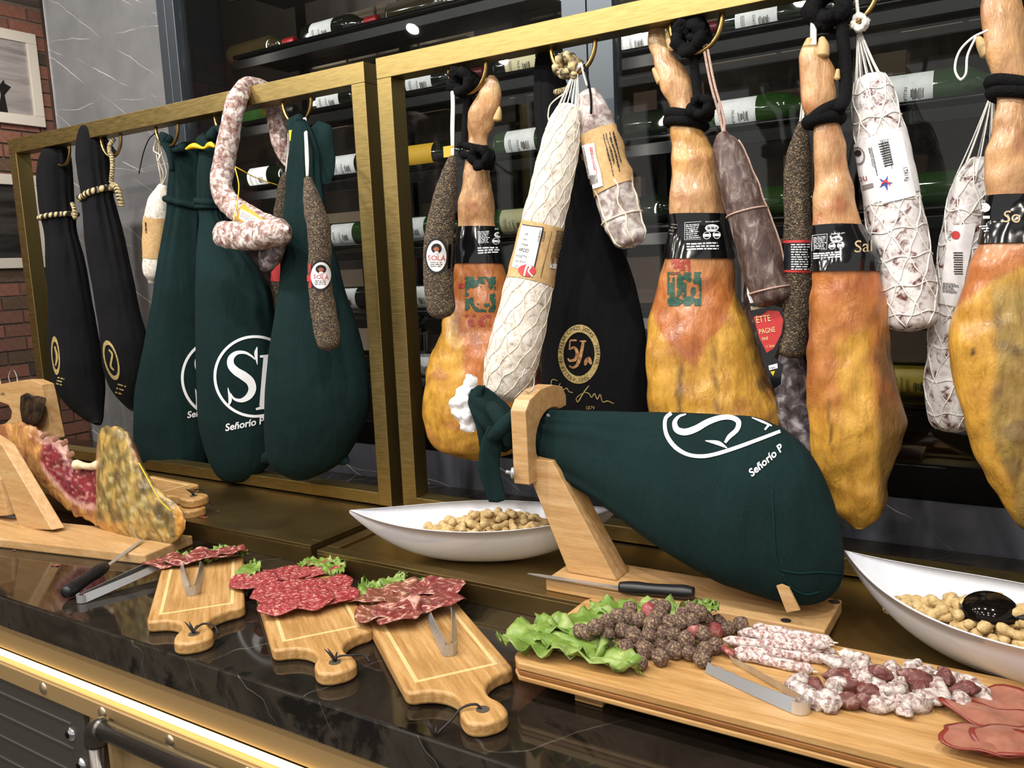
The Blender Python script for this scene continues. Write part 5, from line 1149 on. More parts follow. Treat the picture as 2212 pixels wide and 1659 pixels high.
def heap(c, u, v, s0, s1, wmax, z0, top, layers, seed, pitch=.0185, bw=.1, bl=.24, c0=None):
    rg = random.Random(seed); out = []
    for l in range(layers):
        f = 1 - l / (layers + .4); a = s0 * 1.0; x = s0 + (s1 - s0) * (1 - f) / 2
        while x < s1 - (s1 - s0) * (1 - f) / 2:
            y = -wmax * f
            while y < wmax * f:
                e = ((x - (s0 + s1) / 2) / ((s1 - s0) / 2 * f + 1e-6)) ** 2 + (y / (wmax * f + 1e-6)) ** 2
                loc_ = (c - (c0 or c)) + u * x + v * y; zl = z0 + l * .0115 + (1 - e) * top; ss = abs(loc_.dot(u)) / bl; lim = bw * max(0, 1 - ss ** 1.9) * min(1, max(.02, (zl - zf - .082 * ss ** 2.6) / .082)) ** .435 - .019
                if e < 1 and abs(loc_.dot(v)) < lim: out.append(c + u * (x + rg.uniform(-.003, .003)) + v * (y + rg.uniform(-.003, .003)) + Vector((0, 0, z0 + l * .0115 + (1 - e) * top + rg.uniform(0, .003))))
                y += pitch
            x += pitch * 1.25
    return out
c, u, v, hl = bowl('white boat-shaped bowl of peanuts behind the slanted stand leg', (-1.058, 1.095), (-.615, 1.305), .098, zf, .082, .012)
nuts(heap(c, u, v, -.12, .17, .06, zf + .05, .012, 3, 4, bw=.098, bl=.245), 'peanut in its shell heaped in the bowl behind the ham stand leg', 'peanuts in the left bowl', 1)
c, u, v, hl = bowl('white boat-shaped bowl of peanuts with dark spoon at the right edge', (-.218, 1.215), (.215, 1.06), .103, zf, .082, .022)
nuts(heap(c - v * .018, u, v, -.175, .14, .085, zf + .046, .010, 4, 9, bw=.103, bl=.23, c0=c), 'peanut in its shell heaped in the bowl with the dark spoon', 'peanuts in the right bowl', 2)
sp = thing('serving_spoon', 'round dark metal spoon lying upside down on the peanuts in the right bowl', 'spoon', W(2140, 1335, 1.125))
cc = W(2138, 1325, 1.125); V = []; F = []; n = 32
for i in range(11):
    a = math.pi / 2 * i / 10
    for j in range(n): V.append(cc + Vector((.034 * math.cos(a) * math.cos(2*math.pi*j/n), .034 * math.cos(a) * math.sin(2*math.pi*j/n), .026 * math.sin(a))))
for i in range(10):
    for j in range(n): F.append((i*n+j, i*n+(j+1) % n, (i+1)*n+(j+1) % n, (i+1)*n+j))
M_spoon = matn('dark_polished_metal', [(.3, '1b1816'), (.7, '2e2925')], 60, 3, rough=.1, metal=.8, stretch=(1, 1, 8))
mk('spoon_bowl', V, F, M_spoon, sp); tube('spoon_handle', [cc + Vector((.028, -.012, .004)), cc + Vector((.06, -.028, .012)), cc + Vector((.11, -.05, .024)), cc + Vector((.19, -.08, .04))], [.006, .007, .009, .008], M_plastic, sp, 12, n=24)
# ------------------------------------------------------------------ paddle boards
def outline(L):
    h = [(-L, .0745), (-.014, .0755), (-.004, .074), (.002, .067), (.004, .056), (.009, .043), (.019, .031), (.033, .0225), (.047, .0195), (.058, .021), (.069, .026), (.084, .0285), (.099, .0265), (.108, .018), (.112, .007)]
    return h + [(x, -y) for x, y in reversed(h)]
def paddle(label, px, py, ang, L, group='wooden paddle boards', cord=0, z=ZC, parentless=False):
    """top front-edge centre at the picture point; ang: direction of the handle in plan"""
    h = .021; c = G(px, py, z + h); t = thing('paddle_board', label, 'cutting board', (c.x, c.y, z), group, (0, 0, R_(ang)))
    O = outline(L); hf = O[:len(O) // 2]; hf = [hf[0]] + [tuple(q[:2]) for q in crom([(x, y, 0) for x, y in hf[1:]], 36)]; O = hf + [(x, -y) for x, y in reversed(hf)]; n = len(O); V = [(x, y, .0005) for x, y in O] + [(x, y, h) for x, y in O]
    o = mk('board_body', V, [tuple(range(n))[::-1], tuple(range(n, 2*n))] + [(i, (i+1) % n, n + (i+1) % n, n + i) for i in range(n)], M_board, t, smooth=False, local=True)
    bm = bmesh.new(); bm.from_mesh(o.data); bmesh.ops.recalc_face_normals(bm, faces=bm.faces); bm.to_mesh(o.data); bm.free()
    b = o.modifiers.new('bevel', 'BEVEL'); b.width = .0055; b.segments = 4; b.limit_method = 'ANGLE'; b.angle_limit = R_(50); b.harden_normals = True
    for p_ in o.data.polygons: p_.use_smooth = True
    o.data.set_sharp_from_angle(angle=R_(50))
    for a in ((-L + .02, -.02, .053, .0585), (-L + .02, -.02, -.0585, -.053), (-.0255, -.02, -.053, .053)):
        V, F = boxm(a[0], a[1], a[2], a[3], h - .0003, h + .00035); mk('juice_groove', V, F, M_boardedge, t, smooth=False, local=True)
    e = flatdisc('hole', Vector((.082, 0, h)), .0085, mat('hole_dark', '4a4336', .8), None); e.parent = t
    rg = random.Random(int(px))
    M_lea = mat('leather_cord', '1b1311', .6)
    if cord == 0: P = [(.082, 0, h - .004), (.082, .002, h + .006), (.072, .014, h + .010), (.075, .03, h + .005), (.085, .036, h - .006)]
    elif cord == 1: P = [(.082, 0, h - .004), (.08, .004, h + .006), (.084, .024, h + .006), (.086, .042, h + .002), (.096, .046, h - .004)]
    else: P = [(.082, 0, h - .004), (.078, -.006, h + .006), (.074, -.024, h + .004), (.076, -.04, h - .008), (.082, -.062, h - .018)]
    V, F, _ = tubem([Vector(p) for p in P], .0016, 6, n=20); mk('leather_cord', V, F, M_lea, t, local=True)
    b0 = (.082, 0, h + .003) if cord < 2 else (.082, -.062, h - .017)
    for q in ((-.016, -.006, .012), (-.008, -.012, .016), (-.012, .006, .006)):
        V, F, _ = tubem([Vector(b0), Vector(b0) + Vector(q) * .5 + Vector((.002, 0, .002)), Vector(b0) + Vector(q)], [.0022, .0016, .0005], 6, n=8); mk('cord_knot_end', V, F, M_lea, t, local=True)
    return t, Matrix.Translation((c.x, c.y, z)) @ Matrix.Rotation(R_(ang), 4, 'Z'), h
PB1 = paddle('wooden paddle board with dry ham slices, leftmost of the three on the marble', 424, 1326, -40, .275, cord=0)
PB2 = paddle('wooden paddle board with sliced salami, middle of the three on the marble', 701, 1381, -35.5, .325, cord=1)
PB3 = paddle('wooden paddle board with cured pork slices and tongs, rightmost of the three on the marble', 998, 1469, -36.5, .335, cord=2)
# spare boards stacked on the left tray
paddle('pale paddle board lying on the left brass tray, lower of the stacked pair', 372, 1084, -8, .2, 'spare paddle boards on the left tray', z=ZT - .0057, cord=1)
paddle('pale paddle board lying on the left brass tray, upper of the stacked pair', 372, 1062, -3, .2, 'spare paddle boards on the left tray', z=ZT + .0158, cord=0)
# ------------------------------------------------------------------ lettuce
M_let = matn('lettuce_leaf', [(.3, '4f6d22'), (.5, '718d3a'), (.72, '9dae68')], 35, 5, rough=.45, bs=.4, bdist=.003)
def leaf(label, c, ang, ln, wd, seed, ruf=.012, lift=.006, tilt=0, group='lettuce leaves under the sliced meats'):
    n, m = 22, 18; V = []; F = []
    for i in range(n + 1):
        s = i / n
        w_ = wd * (math.sin(math.pi * min(1, s * .9 + .1)) ** .6) * (1 + .08 * noise.noise(Vector((s * 9, seed, 0))))
        for j in range(m + 1):
            k = -1 + 2 * j / m; e = abs(k) ** 2; x = (s - .5) * ln + .012 * noise.noise(Vector((s * 7, k * 6, seed + 3))) * (abs(k) + sm(.8, 1, s)); y = w_ * k
            z = lift * (.4 + noise.noise(Vector((s * 4, k * 2.5, seed))) * .9) + ruf * (e + sm(.75, 1, s)) * (math.sin(s * 31 + seed + k * 2) * .5 + noise.noise(Vector((s * 14, k * 9, seed + 9)))) + abs(k) * lift * .5
            V.append(Vector((x, y, max(.0008, z + .002))))
    for i in range(n):
        for j in range(m): a = i * (m + 1) + j; F.append((a, a + 1, a + m + 2, a + m + 1))
    M = Matrix.Translation(c) @ Matrix.Rotation(R_(ang), 4, 'Z') @ Matrix.Rotation(R_(tilt), 4, 'Y')
    o = mk('lettuce_leaf', [M @ v_ for v_ in V], F, M_let, None, origin=c); so = o.modifiers.new('thickness', 'SOLIDIFY'); so.thickness = .0007; tag(o, label, 'lettuce', group); return o
# ------------------------------------------------------------------ meat slices
def meat(name, a, b, f, scale, p, rough=.35, dist=1.0, stretch=(1, 1, 1)):
    return matn(name, [(p[0], a), (p[1], b), (p[2], f)], scale, 6, rough=rough, dist=dist, stretch=stretch, bs=.2, bdist=.001, nr=.6)
M_salslice = meat('salami_slice_meat', '84282d', 'a04346', 'd2a394', 190, (.38, .54, .64), dist=.3)
M_coppa = meat('coppa_meat', '6a2725', '86423d', 'cc9f90', 42, (.40, .52, .61), dist=1.8)
M_coppab = meat('coppa_brown', '6f3a2b', '8a5443', 'cba892', 42, (.40, .53, .62), dist=1.8)
M_lomo = meat('loin_meat', '86503f', '9a6452', 'ad7c69', 22, (.3, .5, .75), dist=.6, rough=.4)
M_rim = mat('slice_rim', '7a2c22', .4)
def slice_(name, label, cat, c, ang, a, b, m, seed, wave=.006, tiltx=0, tilty=0, group=None, irregular=.08, th=.0016, rim=None, fold=0):
    rg = random.Random(seed); n, r = 40, 9; V = []; F = []
    for i in range(r + 1):
        f = i / r
        for j in range(n):
            t = 2 * math.pi * j / n; k = 1 + irregular * noise.noise(Vector((math.cos(t) * 1.5, math.sin(t) * 1.5, seed)))* 2
            x, y = a * f * math.cos(t) * k, b * f * math.sin(t) * k
            z = wave * (.5 + f * f * (.7 * math.sin(3 * t + seed) + .5 * math.sin(5 * t + seed * 2)) + .9 * noise.noise(Vector((x * 40, y * 40, seed))))
            if fold and x > a * .25: z += (x - a * .25) * fold; x = a * .25 + (x - a * .25) * .6
            V.append(Vector((x, y, z)))
    for i in range(r):
        for j in range(n): p, q = i*n+j, i*n+(j+1) % n; F.append((p, q, q + n, p + n))
    M = Matrix.Translation(c) @ Matrix.Rotation(R_(ang), 4, 'Z') @ Matrix.Rotation(R_(tiltx), 4, 'X') @ Matrix.Rotation(R_(tilty), 4, 'Y')
    W_ = [M @ v_ for v_ in V]
    lo = min(p.z for p in W_); dz = max(0, c.z - lo); W_ = [p + Vector((0, 0, dz)) for p in W_]
    mi = None; mats = [m]
    if rim: mats = [m, rim]; mi = [1 if i >= (r - 1) * n else 0 for i in range(r * n)]
    o = mk(name, W_, F, m, None, origin=c, mats=mats, midx=mi); so = o.modifiers.new('thickness', 'SOLIDIFY'); so.thickness = th; so.offset = 1; tag(o, label, cat, group); return o
zb = ZC + .0215
# board 1: dry ham slices on lettuce
for k, (x, y, a) in enumerate(((455, 1207, 100), (400, 1212, 60), (490, 1200, 20))): leaf(('lettuce leaf frill at the back of the left paddle board', 'lettuce leaf under the ham slices on the left paddle board', 'lettuce leaf sticking out right of the left paddle board slices')[k], G(x, y, zb), a, .075, .026, k + 1, .010)
for k, (x, y, a, b, an, z) in enumerate(((365, 1215, .05, .03, 40, .004), (415, 1208, .055, .03, 50, .008), (455, 1203, .05, .028, 35, .012), (490, 1198, .04, .026, 60, .012))):
    slice_('ham_slice', ('dark dry ham slice at the left end of the left paddle board', 'marbled dry ham slice, second on the left paddle board', 'marbled dry ham slice, third on the left paddle board', 'dry ham slice curling up at the right on the left paddle board')[k], 'meat slice', G(x, y, zb + z), an, a, b, M_coppa, k + 3, .0055, group='slices on the left paddle board')
# board 2: salami slices
for k, (x, y, a) in enumerate(((540, 1238, 120), (690, 1222, 30), (722, 1235, -40))): leaf(('lettuce tip at the left corner of the salami slices', 'lettuce leaf behind the salami slices', 'lettuce frill at the right of the salami slices')[k], G(x, y, zb), a, .075, .022, k + 8, .008)
pos = ((575, 1250, 0), (632, 1238, .001), (690, 1228, .002), (592, 1283, .005), (650, 1272, .006), (704, 1266, .007), (615, 1306, .010), (672, 1296, .011), (548, 1258, .003), (718, 1288, .009))
wds = ('back left', 'back middle', 'back right', 'middle left', 'centre', 'middle right', 'front left', 'front right', 'outermost at the left', 'outermost at the right')
for k, (x, y, z) in enumerate(pos): slice_('salami_slice', 'fat-speckled pink salami slice, %s of the spread' % wds[k], 'meat slice', G(x, y, zb + z), k * 47, .046, .040, M_salslice, k + 11, .0028, group='salami slices on the middle paddle board')
# board 3: coppa
for k, (x, y, a) in enumerate(((800, 1280, 140), (840, 1268, 80), (950, 1262, 10))): leaf(('lettuce tip at the left of the right paddle board slices', 'lettuce frill behind the pork slices', 'lettuce leaf at the right back of the pork slices')[k], G(x, y, zb), a, .075, .022, k + 21, .010)
cp = ((805, 1298, 0, M_coppab, 20), (850, 1285, .004, M_coppab, 70), (905, 1280, .006, M_coppa, 10), (950, 1278, .008, M_coppa, 50), (820, 1328, .008, M_coppab, 100), (862, 1330, .012, M_coppa, 30), (945, 1305, .012, M_coppa, 60), (885, 1305, .012, M_coppab, 140))
wds = ('back left', 'second from left at the back', 'third from left at the back', 'back right', 'front left', 'front middle with pale fat', 'front right', 'centre')
for k, (x, y, z, m, an) in enumerate(cp): slice_('cured_pork_slice', 'ruffled cured pork slice, %s on the right paddle board' % wds[k], 'meat slice', G(x, y, zb + z), an, .045, .034, m, k + 31, .0055, tiltx=(-8, 6, 0, 5)[k % 4], group='pork slices on the right paddle board', irregular=.12)
# ------------------------------------------------------------------ tongs
def tongs(label, tipL, bend, tipR, z, h, m=M_steel, lift=0, teeth=False, group=None, w0=.008):
    """flat spring tongs: two arms from a rounded bend; picture points on the plane z"""
    A, Bp, C = G(*tipL, z), G(*bend, z), G(*tipR, z); t = thing('tongs', label, 'tongs', Bp, group)
    ax = ((A + C) / 2 - Bp); ax.z = 0; ax.normalize(); sd = Vector((-ax.y, ax.x, 0))
    if (A - Bp).dot(sd) < 0: sd = -sd
    def strip(name, pts, hh, lean=0):
        n = len(pts); V = []; F = []
        for i, p in enumerate(pts):
            a, b = pts[max(0, i-1)], pts[min(n-1, i+1)]; d = (b - a); d.z = 0; d = d.normalized(); nrm = Vector((-d.y, d.x, 0)) * .0006
            lv = sd * (lean * hh[i]); V += [p - nrm, p + nrm, p + nrm + lv + Vector((0, 0, hh[i])), p - nrm + lv + Vector((0, 0, hh[i]))]
        for i in range(n - 1):
            for j in range(4): q, r = i*4+j, i*4+(j+1) % 4; F.append((q, r, r + 4, q + 4))
        F += [(0, 3, 2, 1), tuple(4*(n-1)+j for j in range(4))]; return mk(name, V, F, m, t, smooth=False)
    rb = w0
    P = [Bp + ax * (rb - rb * math.cos(a)) + sd * (rb * math.sin(a)) for a in [R_(-90 + 18 * i) for i in range(11)]]
    strip('spring_bend', P, [h] * len(P))
    for tip, s in ((A, 1), (C, -1)):
        st_ = Bp + ax * rb + sd * (rb * s); n = 14; pts = []; hh = []
        for i in range(n):
            f = i / (n - 1); pts.append(st_.lerp(tip, f) + sd * (s * .0015 * math.sin(f * math.pi)) + Vector((0, 0, lift * f))); hh.append(h * (1 - .35 * f) + (h * .12 * (i % 2) if teeth and f > .6 else 0))
        strip('arm', pts, hh, -.45 * s)
    return t
tongs('small steel tongs standing open on the left paddle board', (390, 1228), (417, 1287), (440, 1222), zb, .016, M_steelb, lift=.003, group='small steel serving tongs', w0=.011)
tongs('small steel tongs standing open on the right paddle board', (921, 1332), (972, 1418), (981, 1318), zb, .017, M_steelb, lift=.003, group='small steel serving tongs', w0=.011)
tongs('long steel tongs on the marble pointing at the left paddle board', (352, 1228), (168, 1303), (366, 1240), ZC + .0012, .014, M_steel, lift=.018, group='long steel tongs', w0=.010)
# ------------------------------------------------------------------ serving board
ZS = 1.025
sb = thing('serving_board', 'long bamboo serving board on feet with sausage bites', 'serving board', (-.1, .96, ZC))
def plank(name, z0, z1, m, ins=0):
    O = [(-.548, .853), (.36, .853), (.36, 1.082), (-.556, 1.082), (-.562, 1.07), (-.566, .885), (-.562, .868)]
    return prism(name, [(x + ins * (1 if x < 0 else -1), y + ins * (1 if y < .97 else -1)) for x, y in O], 'z', z0, z1, m, sb, .002)
plank('top_layer', ZS - .0105, ZS, M_serving); plank('dark_layer', ZS - .018, ZS - .0107, M_strip, .0003); plank('bottom_layer', ZS - .0255, ZS - .0182, M_serving)
for x in (-.486, .26): box('foot', x, x + .04, .888, 1.05, ZC + .0003, ZS - .0257, M_serving, sb, .0015)
tongs('long steel tongs lying open on the serving board', (1523, 1452), (1745, 1543), (1582, 1432), ZS + .0008, .0150, M_steel, teeth=True, group='long steel tongs', w0=.012)
# lettuce on it
for k, (x, y, a, l, w_, r) in enumerate(((1200, 1398, 8, .15, .05, .016), (1265, 1415, -14, .17, .035, .010), (1290, 1358, 40, .17, .035, .012), (1380, 1330, 25, .14, .028, .014))):
    leaf(('large crinkled lettuce leaf at the left end of the serving board', 'flat lettuce leaf along the front left of the serving board', 'lettuce leaf behind the pepper balls, left', 'lettuce leaf tip behind the pepper balls')[k], G(x, y, ZS + .001), a, l, w_, k + 41, r, .012, group='lettuce leaves on the serving board')
leaf('small lettuce tip behind the pepper balls at the right', G(1525, 1318, ZS + .03), 70, .04, .018, 55, .006, .004, group='lettuce leaves on the serving board')
# pepper-coated balls
M_ball = mould('herb_coated_ball', '3f2c29', '695047', 'b09b76', 340, (.34, .5, .63), rough=.8, bs=.9, bdist=.003, dist=.2)
M_ballr = mould('bare_red_ball', '7b2f33', '96494a', 'c99b90', 120, (.3, .5, .72), rough=.5)
def blob(seed, m, a=1, b=1, c=1, bump_=.08, tip=0, n=16, rings=10, r=.0108):
    V = []; F = []
    for i in range(rings + 1):
        ph = math.pi * i / rings
        for j in range(n):
            th = 2 * math.pi * j / n; v_ = Vector((math.cos(ph), math.sin(ph) * math.cos(th), math.sin(ph) * math.sin(th)))
            k = 1 + bump_ * noise.noise(v_ * 1.8 + Vector((seed, 0, 0))) + tip * max(0, v_.x - .75) * 2.2; V.append((v_.x * a * r * k, v_.y * b * r * k, v_.z * c * r * k))
    for i in range(rings):
        for j in range(n): p, q = i*n+j, i*n+(j+1) % n; F.append((p, q, q + n, p + n))
    return meshof('blob', (V, F), m)
bms = [blob(k, M_ball, 1.08, .98, .95, .16) for k in range(4)]; bred = [blob(9, M_ballr, 1.2, .95, .95, .1)]
ZL = [(1195, 985), (1370, 950), (1070, 865), (1490, 890), (1620, 910), (1245, 885), (1725, 965), (1745, 885), (935, 840), (1370, 830), (1595, 800), (1835, 850), (1480, 755), (1140, 755), (1280, 750), (1035, 720), (1735, 750), (915, 755), (1300, 660), (1450, 655), (1635, 640), (1105, 600), (910, 650), (815, 690), (1010, 610), (1190, 625), (1110, 535), (1360, 580), (1395, 525), (1560, 590), (1635, 545), (1745, 630), (1945, 705), (2060, 680), (1860, 655), (690, 725), (1320, 520), (1530, 650), (755, 740), (1700, 570), (1385, 745), (1200, 840), (1560, 700)]
RD = [(1265, 560), (1830, 720), (1650, 730)]
def putball(x, y, red):
    rg = random.Random(int(x * 3 + y)); z = ZS + .0105
    if y < 830 and not (x > 1780): z += .012
    if y < 700 and not (x > 1700 or x < 800): z += .012
    if y < 600: z += .006
    px, py = 1080 + x / 3.95, 1180 + y / 3.95
    o = bpy.data.objects.new('sausage_ball', (bred if red else bms)[rg.randrange(1 if red else 4)]); COL.objects.link(o); o.location = G(px, py, z); o.rotation_euler = [rg.uniform(0, 6) for _ in range(3)]; s = rg.uniform(.95, 1.1); o.scale = (s,) * 3
    if red: tag(o, ('bare red sausage ball on top of the peppered heap', 'bare pink sausage ball at the right of the peppered heap', 'bare red sausage ball inside the peppered heap')[red - 1], 'sausage ball', 'bare red sausage balls')
    else: tag(o, 'herb and pepper coated dark sausage ball in the heap on the serving board', 'sausage ball', 'peppered sausage balls on the serving board')
for x, y in ZL: putball(x, y, 0)
for k, (x, y) in enumerate(RD): putball(x, y, k + 1)
# thin mould-dusted sausage sticks
M_stick = mould('stick_mould', '7a4a48', 'b49a95', 'dcd4d0', 210, (.36, .47, .57), rough=.85, bs=.5, dist=.2)
sk = ((650, 458, 1345, 590, 0, 'rearmost'), (520, 515, 1375, 668, 0, 'second from the back'), (560, 500, 1310, 610, .011, 'topmost'), (400, 562, 1265, 650, .004, 'third from the front'), (505, 640, 1300, 735, 0, 'second from the front'), (512, 675, 1172, 838, 0, 'foremost'))
for k, (x0, y0, x1, y1, dz, wd) in enumerate(sk):
    z = ZS + .0068 + dz; a, b = G(1460 + x0 / 3.95, 1239 + y0 / 3.95, z), G(1460 + x1 / 3.95, 1239 + y1 / 3.95, z); P = []; rr = []
    for i in range(15):
        f = i / 14; P.append(a.lerp(b, f) + Vector((0, .003 * math.sin(f * 3.1 + k), .0006 * math.sin(f * 9 + k)))); e = min(1, min(f, 1 - f) * 11 + .25); rr.append(.0066 * e * (1 + .08 * math.sin(f * 23 + k)))
    t = thing('sausage_stick', 'thin white dusted sausage stick, %s of the bundle' % wd, 'sausage', a.lerp(b, .5) - Vector((0, 0, .0066)), 'thin sausage sticks on the serving board')
    tube('casing', P, rr, M_stick, t, 14, n=50); tube('casing_end', [b, b + (b - a).normalized() * .006 + Vector((0, 0, .001))], [.0016, .0006], M_string, t, 6)
o = slice_('sausage_stick_end', 'red cut sausage end lying at the left of the sticks', 'sausage', G(1571, 1412, ZS + .004), 60, .009, .012, M_ballr, 77, .003, tilty=40, th=.006)
# small moulded bites
M_bite = mould('bite_mould', '6a4644', 'a8948e', 'd8d1cb', 130, (.34, .46, .58), rough=.85, bs=.6, dist=.4); M_biter = mould('bite_dark', '4d2320', '6d3a36', 'a58a80', 110, (.35, .52, .72), rough=.55)
bitew = [blob(20 + k, M_bite, 1.6, 1.0, .9, .35, .75) for k in range(3)]; biter = [blob(30 + k, M_biter, 1.45, .9, .85, .3, .6) for k in range(2)]
ZN = [(90, 470, 1), (290, 395, 1), (310, 490, 1), (40, 605, 2), (200, 620, 2), (335, 625, 1), (430, 600, 1), (70, 700, 1), (225, 705, 2), (175, 885, 2), (410, 770, 2), (375, 890, 2), (490, 740, 1), (515, 565, 2), (690, 525, 1), (905, 505, 1), (1075, 570, 1), (665, 645, 1), (850, 640, 1), (740, 755, 1), (545, 925, 1), (740, 910, 1), (955, 915, 1), (1010, 735, 2), (1080, 840, 1), (1215, 745, 1), (1300, 605, 2), (1440, 660, 1), (1530, 740, 2), (1480, 865, 1), (1690, 780, 1), (-20, 900, 1), (-70, 840, 1), (970, 620, 2), (590, 800, 1)]
ZN += [((1721 - 1800) * 5.37, (1476 - 1350) * 5.37, 1), ((1762 - 1800) * 5.37, (1484 - 1350) * 5.37, 2), ((1736 - 1800) * 5.37, (1500 - 1350) * 5.37, 1), ((1752 - 1800) * 5.37, (1508 - 1350) * 5.37, 1)]
for x, y, k in ZN:
    rg = random.Random(int(x * 7 + y)); z = ZS + .0088
    if 380 < y < 780 and x > 0: z += .006 * (1 if (int(x) // 100) % 2 else 0)
    o = bpy.data.objects.new('sausage_bite', rg.choice(bitew if k == 1 else biter)); COL.objects.link(o); o.location = G(1800 + x / 5.37, 1350 + y / 5.37, z); o.rotation_euler = (rg.uniform(0, 6), rg.uniform(-.3, .3), rg.uniform(0, 6)); s = rg.uniform(.88, 1.08); o.scale = (s,) * 3
    tag(o, 'small white moulded sausage bite in the heap beside the sticks' if k == 1 else 'small dark red sausage bite in the white moulded heap', 'sausage bite', 'white sausage bites' if k == 1 else 'dark sausage bites')
# cured loin slices at the right edge
for k, (x, y, an, a, b, z, lab) in enumerate(((2175, 1525, 10, .05, .026, .002, 'pink cured loin slice at the back right of the serving board'), (2165, 1560, -12, .06, .024, .008, 'pink cured loin slice, middle of the three at the right'), (2130, 1605, 4, .045, .03, .013, 'folded cured loin slice at the front right of the serving board'), (2205, 1612, 30, .05, .032, .012, 'curled cured loin slice cut by the photo edge'))):
    slice_('loin_slice', lab, 'meat slice', G(x, y, ZS + z), an, a, b, M_lomo, 60 + k, .0045, rim=M_rim, group='cured loin slices on the serving board', irregular=.12)
# ------------------------------------------------------------------ left ham stand and carved ham
s2 = thing('ham_stand', 'beech ham stand holding the carved ham at the left end of the marble', 'ham stand', (-1.6, 1.0, ZC), 'wooden ham carving stands')
a_ = R_(10.6); ud = Vector((math.cos(a_), math.sin(a_))); vd = Vector((-math.sin(a_), math.cos(a_))); FR = Vector((-1.487, .957))
def L2w(u_, v_): q = FR + ud * u_ + vd * v_; return (q.x, q.y)
prism('base_plank', [L2w(0, 0), L2w(.004, .128), L2w(-.62, .128), L2w(-.62, 0)], 'z', ZC + .0004, ZC + .021, M_stand, s2, .003)
def quadleg(name, Pb, Pt, depth, m, parent):
    """leg between two front-edge pairs (world) with depth along +Y"""
    V = list(Pb) + list(Pt[::-1]); V = [Vector(p) for p in V]; V += [p + Vector((.01, depth, 0)) for p in V]
    o = mk(name, V, [(0, 1, 2, 3), (7, 6, 5, 4), (0, 4, 5, 1), (1, 5, 6, 2), (2, 6, 7, 3), (3, 7, 4, 0)], m, parent, smooth=False, bevel=.002)
    bm = bmesh.new(); bm.from_mesh(o.data); bmesh.ops.recalc_face_normals(bm, faces=bm.faces); bm.to_mesh(o.data); bm.free(); return o
b0 = G(43, 1142, ZC + .021); b1 = G(112, 1146, ZC + .021); yy = (b0.y + b1.y) / 2
quadleg('slanted_leg', (W(43, 1143, yy), W(112, 1145, yy)), (W(-30, 940, yy + .01), W(4, 962, yy + .01)), .024, M_stand, s2)
b0 = G(-40, 1115, ZC + .021)
quadleg('rear_leg', (W(-60, 1118, b0.y), W(16, 1114, b0.y)), (W(-70, 990, b0.y), W(-2, 1035, b0.y)), .03, M_stand, s2)
YY = 1.09
card('yoke', [(-40, 840), (0, 830), (44, 822), (66, 822), (90, 832), (97, 862), (114, 948), (60, 965), (-10, 965), (-10, 920), (12, 915), (24, 903), (26, 888), (18, 874), (0, 868), (-40, 872)], YY, M_stand, s2, .03)
cardtext('ala', 1, 853, 6, YY - .0008, M_black_ink, s2, (1, -.02), 1.0, 'branded_mark')
for c_, s_ in (((28, 816), 1), ((-8, 822), 1)):
    c0 = W(c_[0], c_[1], YY + .01); tube('ring', [c0 + Vector((.020 * math.cos(q), 0, .020 * math.sin(q))) for q in [2 * math.pi * i / 24 for i in range(24)]], .0018, M_chrome, s2, 8, closed=True)
t = thing('black_ham_hoof', 'black pig hoof clamped in the left stand yoke', 'hoof', W(72, 920, 1.07))
Loft([(46, 853, 50, 915), (62, 850, 66, 922), (80, 856, 82, 918), (93, 858, 92, 895), (101, 860, 99, 868)], 1.075, .35, 24, 28, .3, .3, .003, 40).build('hoof', matn('black_horn', [(.4, '120f0d'), (.65, '3f2f1d')], 40, 5, rough=.35), t)
FL_, FD, FT, RN, YL, OL, BK = hx('7c2530'), hx('54161f'), hx('d3a79a'), hx('b5854e'), hx('c59a45'), hx('8f7c3f'), hx('41352a')
def cc_(x, y, t, th, p):
    n = nz(p, 24) * 14; c = mixc(RN, hx('8f5b3f'), .8 * sm(.05, .4, nz(p, 30, 2)))
    lo = ip(x, [(80, 1005), (110, 1040), (150, 1085), (180, 1100), (208, 1108)]); up = ip(x, [(80, 955), (110, 948), (150, 990), (180, 1000), (208, 1000)])
    inside = sm(86, 96, x + n * .3) * (1 - sm(206, 210, x)) * (1 - sm(lo - 6, lo + 2, y + n * .3)); fl = mixc(FL_, FD, .8 * sm(0, .4, nz(p, 60, 4))); fl = mixc(fl, FT, .45 * sm(.22, .34, nz(Vector((p.x * 1.0, p.y, p.z * 2.2)), 70, 8))); rimm = sm(lo - 20, lo - 8, y + n * .4); fl = mixc(fl, FT, .75 * rimm)
    c = mixc(c, fl, inside); c = mixc(c, FT, .7 * inside * sm(14, 4, y - up))
    body = sm(206, 212, x); b_ = mixc(hx('b89a55'), hx('7f6f3e'), sm(-.25, .3, nz(p, 45, 6))); b_ = mixc(b_, hx('cfc08a'), .6 * sm(.1, .35, nz(p, 60, 12)) * sm(960, 1000, y)); b_ = mixc(b_, BK, .6 * sm(.1, .35, nz(Vector((p.x * .8 + p.z * .4, p.y, p.z * .4)), 60, 15) + .25 * sm(320, 350, x) * sm(1060, 1090, y))); b_ = mixc(b_, hx('d0953a'), .8 * sm(372, 384, x + n * .2) * sm(1080, 1110, y)); b_ = mixc(b_, hx('5a2424'), .7 * sm(280, 290, x) * (1 - sm(985, 1010, y)))
    c = mixc(c, b_, body); c = mixc(c, hx('c88f45'), .8 * sm(lo + 12, lo + 26, y + n * .3) * (1 - sm(225, 300, x)) * sm(100, 150, x)); return c
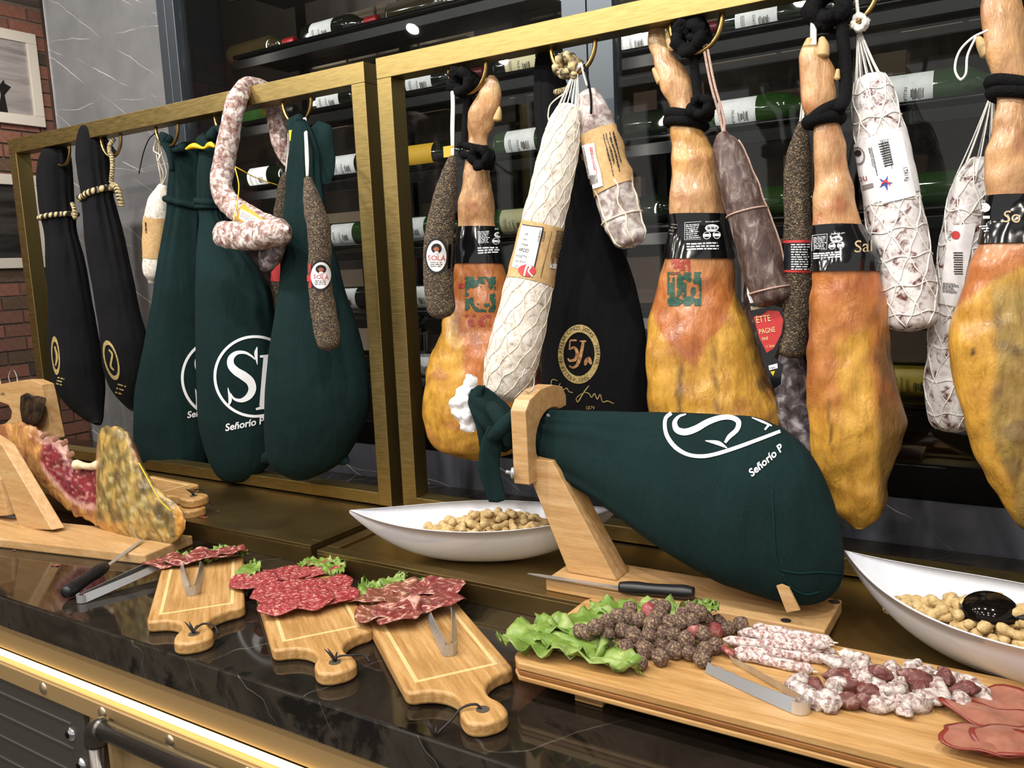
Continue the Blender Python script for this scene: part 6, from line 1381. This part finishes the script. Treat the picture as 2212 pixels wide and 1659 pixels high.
PRh = [(-60, 925, -60, 968), (-20, 922, -22, 975), (10, 918, 2, 985), (45, 913, 38, 1002), (78, 922, 68, 1026), (98, 938, 85, 1045), (120, 945, 105, 1065), (145, 958, 125, 1082), (158, 992, 140, 1095), (175, 1000, 155, 1107), (195, 1008, 178, 1120), (205, 1004, 196, 1128), (209, 960, 212, 1136), (216, 928, 235, 1148), (238, 922, 262, 1158), (272, 930, 292, 1166), (292, 960, 315, 1172), (315, 1015, 335, 1176), (345, 1058, 355, 1177), (375, 1082, 375, 1174), (392, 1100, 390, 1160), (401, 1125, 400, 1142)]
t = thing('carved_ham', 'half carved ham with red cut flesh resting on the left stand', 'ham', G(345, 1176, ZC + .021))
L = Loft(PRh, 1.035, .42, 230, 130, amp=.006, freq=42, col=cc_, capB=0); L.build('ham_body', M_ham, t)
tube('bone', [W(165, 1004, 1.03), W(180, 1006, 1.03), W(196, 1008, 1.03), W(212, 1004, 1.03)], [.012, .008, .008, .011], matn('bone', [(.3, 'c9ab86'), (.7, 'e2cfae')], 60, 4, rough=.6), t, 12, n=20)
for q in ((96, 938), (122, 944), (140, 952), (152, 978)):
    rq = random.Random(q[0]); Loft(spine([(q[0] - 8, q[1] + 9, 5), (q[0] + rq.uniform(-2, 5), q[1] + 1, 6), (q[0] + rq.uniform(4, 12), q[1] - rq.uniform(2, 8), 1.5)]), 1.03, .35, 16, 12, .3, .3, .005, 120).build('fat_shred', mat('fat_edge', '9c705c', .55), t)
tube('yellow_string', [W(300, 1000, 1.0), W(325, 1045, .995), W(345, 1080, .995), (W(370, 1105, 1.0))], .0015, M_yellow, t, 6, n=16)
# knife and long tongs on the marble
knife('kitchen_knife', 'dark knife with black handle leaning on the left ham stand base', G(312, 1164, ZC + .026), G(228, 1226, ZC + .018), G(142, 1284, ZC + .012), .0125, .009)
# meat scraps
for k, (x, y, z, r) in enumerate(((440, 1118, ZT + .0005, .012), (120, 1222, ZC + .0005, .010), (30, 1190, ZC + .0005, .004), (470, 1105, ZT - .005, .004))):
    slice_('meat_scrap', ('thin red meat scrap on the rim of the left brass tray', 'red meat scrap on the marble beside the dark knife', 'tiny meat crumb on the marble in front of the left stand', 'tiny meat crumb on the left brass tray')[k], 'scrap', G(x, y, z), 15, r, r * .3, M_coppa, 90 + k, .001, th=.001)
